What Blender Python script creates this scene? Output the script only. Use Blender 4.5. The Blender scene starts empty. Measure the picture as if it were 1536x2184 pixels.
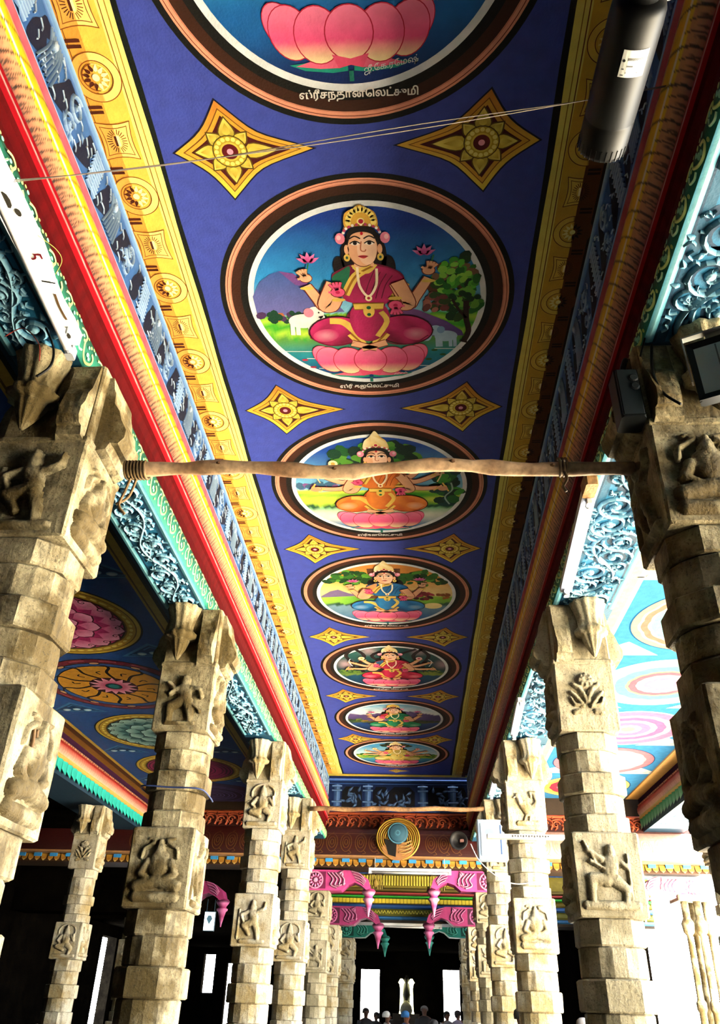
import bpy, math, random
import numpy as np
from math import sin, cos, pi, sqrt
from mathutils import Matrix, Vector
S = bpy.context.scene
COL = S.collection
EYE = 1.6            # camera height; all heights below are written relative to the eye
# ---------------------------------------------------------------- camera
F = 1690.0
Yc = Vector((114, 1064, F)).normalized()
Zc = Vector((85, -2693, F)); Zc = (Zc - Yc * Zc.dot(Yc)).normalized()
Xc = Yc.cross(Zc)
cd = bpy.data.cameras.new('camera'); cam = bpy.data.objects.new('camera', cd); COL.objects.link(cam)
cd.sensor_fit = 'VERTICAL'; cd.sensor_height = 36.0; cd.sensor_width = 36.0 * 1536 / 2184
cd.lens = 36.0 * F / 2184.0
cd.clip_start = 0.02; cd.clip_end = 500
rgt = Vector((Xc[0], Yc[0], Zc[0])); dwn = Vector((Xc[1], Yc[1], Zc[1])); fwd = Vector((Xc[2], Yc[2], Zc[2]))
mw = Matrix.Identity(4)
for i in range(3):
    mw[i][0] = rgt[i]; mw[i][1] = -dwn[i]; mw[i][2] = -fwd[i]
mw.translation = Vector((0, 0, EYE)); cam.matrix_world = mw
S.camera = cam
# ---------------------------------------------------------------- sky, sun, exposure
W = bpy.data.worlds.new('sky'); S.world = W; W.use_nodes = True
bg = W.node_tree.nodes['Background']; bg.inputs[0].default_value = (0.86, 0.93, 1.0, 1); bg.inputs[1].default_value = 5.5
sd = bpy.data.lights.new('sun', 'SUN'); sd.energy = 36.0; sd.angle = 0.01; sd.color = (1, 0.94, 0.84)
sun = bpy.data.objects.new('sun', sd); COL.objects.link(sun)
sun.rotation_euler = Vector((-0.42, 0.28, -1.0)).to_track_quat('-Z', 'Y').to_euler()
vs = S.view_settings; vs.view_transform = 'Standard'; vs.look = 'None'; vs.gamma = 1.0; vs.exposure = 3.55
vs.use_curve_mapping = False
# ---------------------------------------------------------------- helpers
rnd = random.Random(7)
_hc = {}
def C(h):
    if not isinstance(h, str): return h
    if h not in _hc:
        out = []
        for i in (0, 2, 4):
            s = int(h[i:i + 2], 16) / 255
            out.append(s / 12.92 if s <= .04045 else ((s + .055) / 1.055) ** 2.4)
        _hc[h] = tuple(out)
    return _hc[h]
def mix(a, b, t):
    a = C(a); b = C(b); t = min(1, max(0, t)); return tuple(a[i] + (b[i] - a[i]) * t for i in range(3))
class B:
    def __init__(s): s.v = []; s.f = []; s.c = []
    def add(s, vs, fs, col='ffffff'):
        b = len(s.v); s.v += [tuple(p) for p in vs]
        if isinstance(col, list): s.c += [C(c) for c in col]
        else: s.c += [C(col)] * len(vs)
        s.f += [tuple(i + b for i in f) for f in fs]
        return s
    def box(s, x0, x1, y0, y1, z0, z1, col='ffffff', ch=0.0):
        if ch:
            pl = [(x0 + ch, y0), (x1 - ch, y0), (x1, y0 + ch), (x1, y1 - ch), (x1 - ch, y1), (x0 + ch, y1), (x0, y1 - ch), (x0, y0 + ch)]
            return s.loft([[(x, y, z) for x, y in pl] for z in (z0, z1)], col)
        vs = [(x, y, z) for z in (z0, z1) for x, y in ((x0, y0), (x1, y0), (x1, y1), (x0, y1))]
        return s.add(vs, [(3, 2, 1, 0), (4, 5, 6, 7), (0, 1, 5, 4), (1, 2, 6, 5), (2, 3, 7, 6), (3, 0, 4, 7)], col)
    def loft(s, rings, col='ffffff', cap=True, closed=True):
        n = len(rings[0]); vs = [p for r in rings for p in r]; fs = []
        for k in range(len(rings) - 1):
            for i in range(n if closed else n - 1):
                j = (i + 1) % n; fs.append((k * n + i, k * n + j, (k + 1) * n + j, (k + 1) * n + i))
        if cap:
            fs.append(tuple(range(n - 1, -1, -1))); m = (len(rings) - 1) * n; fs.append(tuple(range(m, m + n)))
        if isinstance(col, list) and len(col) == len(rings) and len(col) != len(vs):
            col = [c for c in col for _ in range(n)]
        return s.add(vs, fs, col)
    def tube(s, pts, r, n=8, col='ffffff', cap=True):
        pts = [Vector(p) for p in pts]; rings = []; up = None
        for i, p in enumerate(pts):
            d = (pts[min(i + 1, len(pts) - 1)] - pts[max(i - 1, 0)]).normalized()
            if up is None: up = d.orthogonal().normalized()
            up = (up - d * up.dot(d)).normalized(); sd_ = d.cross(up)
            rr = r[i] if isinstance(r, (list, tuple)) else r
            rings.append([tuple(p + (up * cos(2 * pi * k / n) + sd_ * sin(2 * pi * k / n)) * rr) for k in range(n)])
        return s.loft(rings, col, cap)
    def lathe(s, prof, c=(0, 0, 0), n=20, col='ffffff', flute=0, fl=0.0, axis='z'):
        rings = []
        for r, z in prof:
            ring = []
            for k in range(n):
                a = 2 * pi * k / n; rr = r * (1 + fl * cos(flute * a)) if flute else r
                x, y = rr * cos(a), rr * sin(a)
                ring.append((c[0] + x, c[1] + y, c[2] + z) if axis == 'z' else ((c[0] + x, c[1] + z, c[2] - y) if axis == 'y' else (c[0] + z, c[1] + x, c[2] + y)))
            rings.append(ring)
        return s.loft(rings, col)
    def mesh(s, name, mat, smooth=False):
        me = bpy.data.meshes.new(name); me.from_pydata(s.v, [], s.f)
        a = me.color_attributes.new('Col', 'FLOAT_COLOR', 'POINT')
        d = np.ones((len(s.v), 4), np.float32); d[:, :3] = np.array(s.c, np.float32).reshape(-1, 3); a.data.foreach_set('color', d.ravel())
        me.materials.append(mat)
        if smooth: me.shade_smooth()
        me.update(); return me
    def build(s, name, mat, parent=None, smooth=False, loc=(0, 0, 0), rz=0):
        return put(name, s.mesh(name, mat, smooth), parent, loc, rz)
def put(name, me, parent=None, loc=(0, 0, 0), rz=0):
    o = bpy.data.objects.new(name, me); COL.objects.link(o)
    o.location = loc; o.rotation_euler = (0, 0, rz)
    if parent: o.parent = parent
    else: o.location.z += EYE
    return o
def tag(o, label, cat, group=None, kind=None):
    o['label'] = label; o['category'] = cat
    if group: o['group'] = group
    if kind: o['kind'] = kind
    return o
def thing(name, label, cat, loc, group=None, rz=0):
    return tag(put(name, None, None, loc, rz), label, cat, group)
def struct(o): o['kind'] = 'structure'; return o
def stuff(o): o['kind'] = 'stuff'; return o
def area2(p): return sum(p[i - 1][0] * p[i][1] - p[i][0] * p[i - 1][1] for i in range(len(p)))
def cat(pts, n=5, closed=False):
    out = []; m = len(pts); rng = range(m if closed else m - 1)
    g = (lambda i: pts[i % m]) if closed else (lambda i: pts[min(max(i, 0), m - 1)])
    for i in rng:
        p0, p1, p2, p3 = g(i - 1), g(i), g(i + 1), g(i + 2)
        for k in range(n):
            t = k / n
            out.append(tuple(.5 * (2 * p1[d] + (p2[d] - p0[d]) * t + (2 * p0[d] - 5 * p1[d] + 4 * p2[d] - p3[d]) * t * t + (3 * p1[d] - p0[d] - 3 * p2[d] + p3[d]) * t ** 3) for d in range(len(p1))))
    if not closed: out.append(tuple(pts[-1]))
    return out
class Art(B):
    """flat painted or low-relief work laid out in x (right), y (up), z (proud of the surface)"""
    def __init__(s, M, sc=1.0): super().__init__(); s.M = M; s.sc = sc; s.o = (0, 0)
    def pt(s, x, y, z): return s.M((x + s.o[0]) * s.sc, (y + s.o[1]) * s.sc, z)
    def poly(s, pts, col, z=0):
        if area2(pts) < 0: pts = pts[::-1]
        cs = [col(x, y) for x, y in pts] if callable(col) else col
        s.add([s.pt(x, y, z) for x, y in pts], [tuple(range(len(pts)))], cs); return s
    def ell(s, cx, cy, rx, ry=None, col='ffffff', z=0, n=22, rot=0):
        ry = rx if ry is None else ry; c_, s_ = cos(rot), sin(rot); P = []
        for k in range(n):
            a = 2 * pi * k / n; x, y = rx * cos(a), ry * sin(a); P.append((cx + x * c_ - y * s_, cy + x * s_ + y * c_))
        return s.poly(P, col, z)
    def dome(s, cx, cy, rx, ry, col, z, h, c2=None, n=16, rot=0):
        c_, s_ = cos(rot), sin(rot); vs = []; cs = []
        for q, zz in ((1, 0), (.75, .7), (.35, 1)):
            for k in range(n):
                a = 2 * pi * k / n; x, y = rx * q * cos(a), ry * q * sin(a)
                vs.append(s.pt(cx + x * c_ - y * s_, cy + x * s_ + y * c_, z + h * zz)); cs.append(C(col) if q == 1 else mix(col, c2 or col, zz))
        fs = [(k * n + i, k * n + (i + 1) % n, (k + 1) * n + (i + 1) % n, (k + 1) * n + i) for k in (0, 1) for i in range(n)] + [tuple(range(2 * n, 3 * n))]
        s.add(vs, fs, cs); return s
    def ring(s, cx, cy, r0, r1, col, z=0, n=64, wob=0, wn=0, ky=1):
        vs = []; cs = []
        for k in range(n):
            a = 2 * pi * k / n
            for r in (r0, r1 * (1 + wob * abs(sin(wn * a / 2)))):
                x, y = cx + r * cos(a), cy + r * sin(a) * ky; vs.append(s.pt(x, y, z)); cs.append(C(col) if not callable(col) else col(x, y))
        s.add(vs, [(2 * k, 2 * k + 1, (2 * k + 3) % (2 * n), (2 * k + 2) % (2 * n)) for k in range(n)], cs); return s
    def stroke(s, pts, w, col, z=0, h=0, c2=None):
        n = len(pts); vs = []; fs = []; cs = []
        for i, (x, y) in enumerate(pts):
            a = pts[max(i - 1, 0)]; b = pts[min(i + 1, n - 1)]; dx, dy = b[0] - a[0], b[1] - a[1]; L = sqrt(dx * dx + dy * dy) or 1
            ww = (w[i] if isinstance(w, (list, tuple)) else w) / 2; nx, ny = -dy / L * ww, dx / L * ww
            if h:
                vs += [s.pt(x - nx, y - ny, z), s.pt(x, y, z + h), s.pt(x + nx, y + ny, z)]; cs += [C(col), C(c2 or col), C(col)]
            else:
                vs += [s.pt(x - nx, y - ny, z), s.pt(x + nx, y + ny, z)]; cs += [C(col)] * 2
        q = 3 if h else 2
        for i in range(n - 1):
            for k in range(q - 1): fs.append((i * q + k, (i + 1) * q + k, (i + 1) * q + k + 1, i * q + k + 1))
        s.add(vs, fs, cs); return s
    def petal(s, cx, cy, a, L, w, c0, c1=None, z=0, h=0, pw=.55):
        P = []; m = 7
        for sg in (1, -1):
            for i in range(m):
                t = i / (m - 1); t = t if sg == 1 else 1 - t
                P.append((t * L, sg * w / 2 * sin(pi * t ** pw)))
        P = P[:-1]; P.pop(m) if P[m - 1] == P[m] else None
        c_, s_ = cos(a), sin(a); Q = [(cx + x * c_ - y * s_, cy + x * s_ + y * c_) for x, y in P]
        f = (lambda x, y: mix(c0, c1, ((x - cx) * c_ + (y - cy) * s_) / L)) if c1 else c0
        if not h: return s.poly(Q, f, z)
        mid = (cx + .5 * L * c_, cy + .5 * L * s_)
        vs = [s.pt(x, y, z) for x, y in Q] + [s.pt(mid[0], mid[1], z + h)]; cs = [C(c0)] * len(Q) + [C(c1 or c0)]
        n = len(Q); o = area2(Q) > 0
        s.add(vs, [(i, (i + 1) % n, n) if o else ((i + 1) % n, i, n) for i in range(n)], cs); return s
    def disc(s, cx, cy, r, fn, z, nr=26, na=72, ky=1):
        vs = [s.pt(cx, cy, z)]; cs = [fn(cx, cy)]
        for i in range(1, nr + 1):
            for k in range(na):
                a = 2 * pi * k / na; x, y = cx + r * i / nr * cos(a), cy + r * i / nr * sin(a) * ky; vs.append(s.pt(x, y, z)); cs.append(C(fn(x, y)))
        fs = [(0, 1 + k, 1 + (k + 1) % na) for k in range(na)]
        for i in range(nr - 1):
            for k in range(na):
                j = (k + 1) % na; fs.append((1 + i * na + k, 1 + (i + 1) * na + k, 1 + (i + 1) * na + j, 1 + i * na + j))
        s.add(vs, fs, cs); return s
    def spiral(s, cx, cy, r, a0, turns, w, col, z=0, h=0, c2=None, dirn=1):
        n = int(14 * turns) + 2; P = []; ws = []
        for i in range(n):
            t = i / (n - 1); a = a0 + dirn * turns * 2 * pi * t; rr = r * (1 - t) ** .8 + .02 * r
            P.append((cx + rr * cos(a), cy + rr * sin(a))); ws.append(w * (1 - .45 * t))
        return s.stroke(P, ws, col, z, h, c2)
def text_mesh(body, size, M, col, z=0, mat=None, bold=0.0):
    cu = bpy.data.curves.new('t', 'FONT'); cu.body = body; cu.size = size; cu.align_x = 'CENTER'; cu.resolution_u = 3; cu.offset = bold
    o = bpy.data.objects.new('t', cu); COL.objects.link(o)
    me = bpy.data.meshes.new_from_object(o.evaluated_get(bpy.context.evaluated_depsgraph_get()))
    b = B(); b.add([M(v.co.x, v.co.y, z) for v in me.vertices], [tuple(p.vertices) for p in me.polygons], col)
    bpy.data.objects.remove(o); bpy.data.curves.remove(cu); bpy.data.meshes.remove(me)
    return b
# ---------------------------------------------------------------- materials
ALB = .3        # overall reflectance of the aged paint and stone; the exposure is set to suit
def dim(h, k=None): return tuple(c * (ALB * .95 if k is None else k) for c in C(h))
def nodes(name):
    m = bpy.data.materials.new(name); m.use_nodes = True; nt = m.node_tree
    return m, nt, nt.nodes['Principled BSDF'], (lambda t, **k: _nn(nt, t, **k))
def _nn(nt, t, **k):
    n = nt.nodes.new('ShaderNode' + t)
    for a, v in k.items():
        if a.startswith('i_'): n.inputs[a[2:]].default_value = v
        else: setattr(n, a, v)
    return n
def painted(name, rough=.6, lo=.82, hi=1.08, scale=9, bump=.15, bscale=60, spec=.3, metal=0, emit=0, alb=None):
    alb = ALB if alb is None else alb
    m, nt, p, N = nodes(name); L = nt.links.new
    at = N('Attribute', attribute_name='Col'); tc = N('TexCoord')
    n1 = N('TexNoise'); n1.inputs['Scale'].default_value = scale; n1.inputs['Detail'].default_value = 5; L(tc.outputs['Object'], n1.inputs['Vector'])
    mr = N('MapRange'); mr.inputs[1].default_value = .3; mr.inputs[2].default_value = .7; mr.inputs[3].default_value = lo * alb; mr.inputs[4].default_value = hi * alb
    L(n1.outputs[0], mr.inputs[0])
    mu = N('VectorMath', operation='SCALE'); L(at.outputs['Color'], mu.inputs[0]); L(mr.outputs[0], mu.inputs['Scale'])
    L(mu.outputs[0], p.inputs['Base Color'])
    p.inputs['Roughness'].default_value = rough; p.inputs['Specular IOR Level'].default_value = spec; p.inputs['Metallic'].default_value = metal
    if emit: L(at.outputs['Color'], p.inputs['Emission Color']); p.inputs['Emission Strength'].default_value = emit
    if bump:
        n2 = N('TexNoise'); n2.inputs['Scale'].default_value = bscale; n2.inputs['Detail'].default_value = 4; L(tc.outputs['Object'], n2.inputs['Vector'])
        bp = N('Bump'); bp.inputs['Strength'].default_value = bump; bp.inputs['Distance'].default_value = .01; L(n2.outputs[0], bp.inputs['Height']); L(bp.outputs[0], p.inputs['Normal'])
    return m
M_paint = painted('wall_paint', .66, .86, 1.06, 14, .22, 70, .12)
M_ceil = painted('ceiling_paint', .62, .86, 1.04, 12, .25, 70, .15, 0, 0, .62)
M_sundim = painted('sun_dimmed_paint', .9, .85, 1.06, 14, .2, 70, 0.0, 0, 0, .17)  # darkened copy of the paint, offsets strong light in the right aisle
M_beam = painted('moulding_paint', .75, .85, 1.08, 12, .2, 70, .03, 0, 0, .2)
M_flat = painted('plain_paint', .5, .95, 1.03, 8, .05, 60)
M_gloss = painted('gloss_enamel', .3, .9, 1.05, 5, .05, 30, .5)
M_black = painted('black_plastic', .5, .85, 1.1, 20, 0, 60, .1)
M_cloth = painted('cloth', .85, .85, 1.1, 20, .2, 200)
M_lamp = painted('lit_lamp', .5, 1, 1, 5, 0, 1, .3, 0, 1.6, 1.0)
M_wood = painted('pole_wood', .7, .6, 1.2, 30, .4, 40, .2, 0, 0, .6)
def stone_mat(name, c0, c1, c2, dirt=.5, sc=3.0, bump=.8, k=None):
    c0, c1, c2 = dim(c0, k), dim(c1, k), dim(c2, k)
    m, nt, p, N = nodes(name); L = nt.links.new
    tc = N('TexCoord')
    def noise(s, d=6, vec=None):
        n = N('TexNoise'); n.inputs['Scale'].default_value = s; n.inputs['Detail'].default_value = d; n.inputs['Roughness'].default_value = .62
        L(vec or tc.outputs['Object'], n.inputs['Vector']); return n.outputs[0]
    mp = N('Mapping'); mp.inputs['Scale'].default_value = (1, 1, .22); L(tc.outputs['Object'], mp.inputs['Vector'])
    def ramp(f, a, b):
        r = N('MapRange'); r.inputs[1].default_value = a; r.inputs[2].default_value = b; r.interpolation_type = 'SMOOTHSTEP'; L(f, r.inputs[0]); return r.outputs[0]
    def mixc(f, a, b):
        x = N('Mix', data_type='RGBA'); L(f, x.inputs[0])
        for i, q in ((6, a), (7, b)):
            if isinstance(q, (str, tuple)): x.inputs[i].default_value = (*C(q), 1)
            else: L(q, x.inputs[i])
        return x.outputs[2]
    big = ramp(noise(sc, 7), .5 - .14 + (.5 - dirt) * .3, .5 + .12 + (.5 - dirt) * .3)
    streak = ramp(noise(sc * 5, 4, mp.outputs[0]), .48, .72)
    spk = ramp(noise(85, 3), .56, .66)
    a = mixc(big, c0, c1)
    f2 = N('Math', operation='MULTIPLY'); L(streak, f2.inputs[0]); f2.inputs[1].default_value = .55
    a = mixc(f2.outputs[0], a, c2)
    f3 = N('Math', operation='MULTIPLY'); L(spk, f3.inputs[0]); f3.inputs[1].default_value = .5
    a = mixc(f3.outputs[0], a, c2); L(a, p.inputs['Base Color'])
    p.inputs['Roughness'].default_value = .85; p.inputs['Specular IOR Level'].default_value = .2
    bp = N('Bump'); bp.inputs['Strength'].default_value = bump; bp.inputs['Distance'].default_value = .012
    ad = N('Math', operation='ADD'); L(noise(38, 6), ad.inputs[0]); L(noise(14, 4, mp.outputs[0]), ad.inputs[1]); L(ad.outputs[0], bp.inputs['Height'])
    L(bp.outputs[0], p.inputs['Normal']); return m
M_stone = stone_mat('carved_granite', 'e6dabc', 'b89e66', '3c2f12', .40)
M_stoneD = stone_mat('weathered_granite', 'dccb9e', '6a5626', '1c1404', .60)
M_stoneW = stone_mat('pale_granite', 'ccbe9c', '9a8c68', '463a22', .45)
M_dark = stone_mat('unlit_dark_stone', '1c1812', '100d0a', '080706', .5, 3.0, .55, .2)  # near-black colour paints in the gloom of the unlit walls and hall
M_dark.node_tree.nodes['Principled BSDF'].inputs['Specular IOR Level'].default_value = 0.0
M_floor = stone_mat('floor_granite', '6a6254', '544c40', '383228', .5, 1.2, .2)
M_ground = stone_mat('court_paving', 'ded2b6', 'c8baa0', '948a78', .5, .6, .2, 1.0)
M_white = stone_mat('lime_plaster', 'f1efe8', 'dedad0', 'a8a398', .4, 1.0, .2, 1.0)
# ================================================================ STRUCTURE
Y0, Y1 = -9.0, 16.4
def ceil_map(cx, cy, H):      # painted side faces down; picture-up points towards the camera end
    return lambda x, y, z: (cx + x, cy - y, H - z)
# floors and ground
struct(B().box(-9.4, 5.2, -9, 37, -1.85, -1.6).build('floor', M_floor))
struct(B().box(5.2, 60, -40, 80, -2.2, -1.9).box(-40, 5.2, -40, -9, -2.2, -1.9).build('ground', M_ground))
# ---- central ceiling
BL, BR = -1.68, 1.11
ce = struct(B().box(BL, BR, Y0, Y1, 4.0, 4.3, '3d4ba8').build('ceiling', M_ceil))
b = Art(ceil_map(0, 0, 4.0))
for xa, xb, col in ((-1.392, -1.362, '0b130f'), (-1.47, -1.392, 'f4e584'), (-1.59, -1.47, 'ecc24e'), (-1.68, -1.59, 'dc9838'), (.765, .80, '0a0d0e'), (.80, .872, 'eadf70'), (.872, .995, 'd2ab3e'), (.995, 1.09, '5c3410'), (1.09, 1.11, '2a1606')):
    n = 90
    for k in range(n):   # hand-painted, slightly wavering edges
        ya, yb = Y0 + (Y1 - .16 - Y0) * k / n, Y0 + (Y1 - .16 - Y0) * (k + 1) / n
        w = lambda x, y: x + .004 * sin(y * 5.1 + x * 40) if abs(x) < 1.6 and abs(x - 1.11) > .05 else x
        b.poly([(w(xa, ya), -ya), (w(xb, ya), -ya), (w(xb, yb), -yb), (w(xa, yb), -yb)], col, .002)
for xa, xb, col in ((-1.425, -1.42, 'a8842a'), (-1.455, -1.45, '8a5a18'), (-1.672, -1.668, '6a3410'), (.834, .839, '8a6a1e'), (.86, .866, '6a3c12')):
    b.poly([(xa, -Y0), (xb, -Y0), (xb, -Y1), (xa, -Y1)], col, .003)
b.poly([(-1.68, -Y1), (1.11, -Y1), (1.11, -Y1 + .16), (-1.68, -Y1 + .16)], 'd8c04a', .004)
b.poly([(-1.4, -Y1 + .16), (.8, -Y1 + .16), (.8, -Y1 + .19), (-1.4, -Y1 + .19)], '0b130f', .0045)
b.build('border_strip', M_ceil, ce)
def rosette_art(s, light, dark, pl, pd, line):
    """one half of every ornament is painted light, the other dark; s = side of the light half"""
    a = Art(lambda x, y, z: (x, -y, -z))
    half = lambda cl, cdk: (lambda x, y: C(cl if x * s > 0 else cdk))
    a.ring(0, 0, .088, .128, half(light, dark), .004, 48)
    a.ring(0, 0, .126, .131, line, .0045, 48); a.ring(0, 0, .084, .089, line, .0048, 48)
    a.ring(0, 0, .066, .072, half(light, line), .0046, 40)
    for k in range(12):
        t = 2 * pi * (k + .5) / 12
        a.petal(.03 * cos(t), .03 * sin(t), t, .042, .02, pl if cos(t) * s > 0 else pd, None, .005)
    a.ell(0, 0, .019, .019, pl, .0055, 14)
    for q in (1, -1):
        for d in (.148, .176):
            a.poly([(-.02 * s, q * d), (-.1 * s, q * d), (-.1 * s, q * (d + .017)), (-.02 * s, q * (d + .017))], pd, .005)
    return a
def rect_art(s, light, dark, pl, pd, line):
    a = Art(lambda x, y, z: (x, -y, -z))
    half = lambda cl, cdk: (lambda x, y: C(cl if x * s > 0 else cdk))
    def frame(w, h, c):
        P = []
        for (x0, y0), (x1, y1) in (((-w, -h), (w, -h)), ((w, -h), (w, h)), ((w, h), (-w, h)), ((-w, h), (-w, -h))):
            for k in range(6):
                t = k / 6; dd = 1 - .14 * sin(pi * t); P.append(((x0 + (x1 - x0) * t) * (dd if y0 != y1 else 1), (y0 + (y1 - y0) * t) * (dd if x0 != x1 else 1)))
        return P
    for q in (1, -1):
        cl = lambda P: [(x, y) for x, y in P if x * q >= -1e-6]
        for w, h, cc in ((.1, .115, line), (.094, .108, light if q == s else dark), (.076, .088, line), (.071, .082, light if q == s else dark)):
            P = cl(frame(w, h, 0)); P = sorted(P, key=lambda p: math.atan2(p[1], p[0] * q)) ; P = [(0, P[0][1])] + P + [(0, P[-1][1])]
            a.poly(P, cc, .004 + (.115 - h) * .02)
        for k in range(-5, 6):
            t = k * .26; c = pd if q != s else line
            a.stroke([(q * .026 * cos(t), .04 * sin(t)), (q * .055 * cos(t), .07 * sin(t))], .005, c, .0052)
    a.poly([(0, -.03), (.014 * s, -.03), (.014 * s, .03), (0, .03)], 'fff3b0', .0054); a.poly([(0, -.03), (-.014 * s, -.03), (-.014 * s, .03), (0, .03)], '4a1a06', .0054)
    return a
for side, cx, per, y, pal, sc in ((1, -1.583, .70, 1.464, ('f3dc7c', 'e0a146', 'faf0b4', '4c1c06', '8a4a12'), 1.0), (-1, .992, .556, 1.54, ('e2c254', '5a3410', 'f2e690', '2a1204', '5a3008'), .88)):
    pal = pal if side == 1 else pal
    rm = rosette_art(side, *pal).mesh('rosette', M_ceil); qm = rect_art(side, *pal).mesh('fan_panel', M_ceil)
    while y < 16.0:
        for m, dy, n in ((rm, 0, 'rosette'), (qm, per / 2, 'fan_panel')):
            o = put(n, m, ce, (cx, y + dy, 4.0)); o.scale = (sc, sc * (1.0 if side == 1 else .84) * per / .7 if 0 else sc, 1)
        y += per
# ---- longitudinal beams with their painted mouldings
def sag(x, y, z):   # the left beam bulges towards the corridor in its first bay
    return x + (.06 * min(1, max(0, 2.95 - y)) * (3.2 - z) / .44 if -2.1 < x < 0 and z < 3.2 else 0)
def sheet(prof, ys, col, cross=False, flip=False):
    """prof [(X,Z)..] swept along Y; col(y,t) with t 0..1 along the profile"""
    b_ = B(); n = len(prof); vs = []; cs = []
    for y in ys:
        for i, (x, z) in enumerate(prof):
            vs.append((sag(x, y, z), y, z)); cs.append(C(col(y, i / (n - 1))) if callable(col) else C(col))
    fs = []
    for k in range(len(ys) - 1):
        for i in range(n - 1):
            q = (k * n + i, k * n + i + 1, (k + 1) * n + i + 1, (k + 1) * n + i); fs.append(q[::-1] if flip else q)
    b_.add(vs, fs, cs); return b_
def arc_prof(p, q, bulge, n):
    out = []
    dx, dz = q[0] - p[0], q[1] - p[1]; L = sqrt(dx * dx + dz * dz); nx, nz = -dz / L, dx / L
    for i in range(n + 1):
        t = i / n; s_ = sin(pi * t) ** .8; out.append((p[0] + dx * t + nx * bulge * s_, p[1] + dz * t + nz * bulge * s_))
    return out
ysL = [Y0] + [1.0 + .007 * i for i in range(1000)] + [8.0 + .016 * i for i in range(525)]
def leafy(light):
    bp = light
    def f(y, t):
        # overlapping long leaves: tip near t=.1, ribs crowd together at the outer edge
        w = (y - .27 * (1 - t) ** 1.5) / .148; fr = w - math.floor(w)
        base = mix('e0a070', 'd89a6a', t)
        if .26 < t < .66: base = mix('f4b400', 'ffd820', (t - .26) / .4)
        if .52 < t < .58: base = C('ffffff')
        if t > .8: base = mix('d89a70', '8a5040', (t - .8) / .2)
        dk = C('160502')
        if t < .12: return mix(base, dk, .9 if fr < .24 else .1)
        if t < .26 and .05 < fr < .2: return mix(base, dk, .8)
        if fr < .085 or (t > .62 and .33 < fr < .38) or (t > .58 and .64 < fr < .69): base = mix(base, dk, .9)
        if t > .8:
            w2 = w * 4; f2 = w2 - math.floor(w2)
            base = mix(base, dk, (.8 * min(1, (t - .76) * 8)) if f2 < .3 else 0)
        return base
    return f
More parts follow.
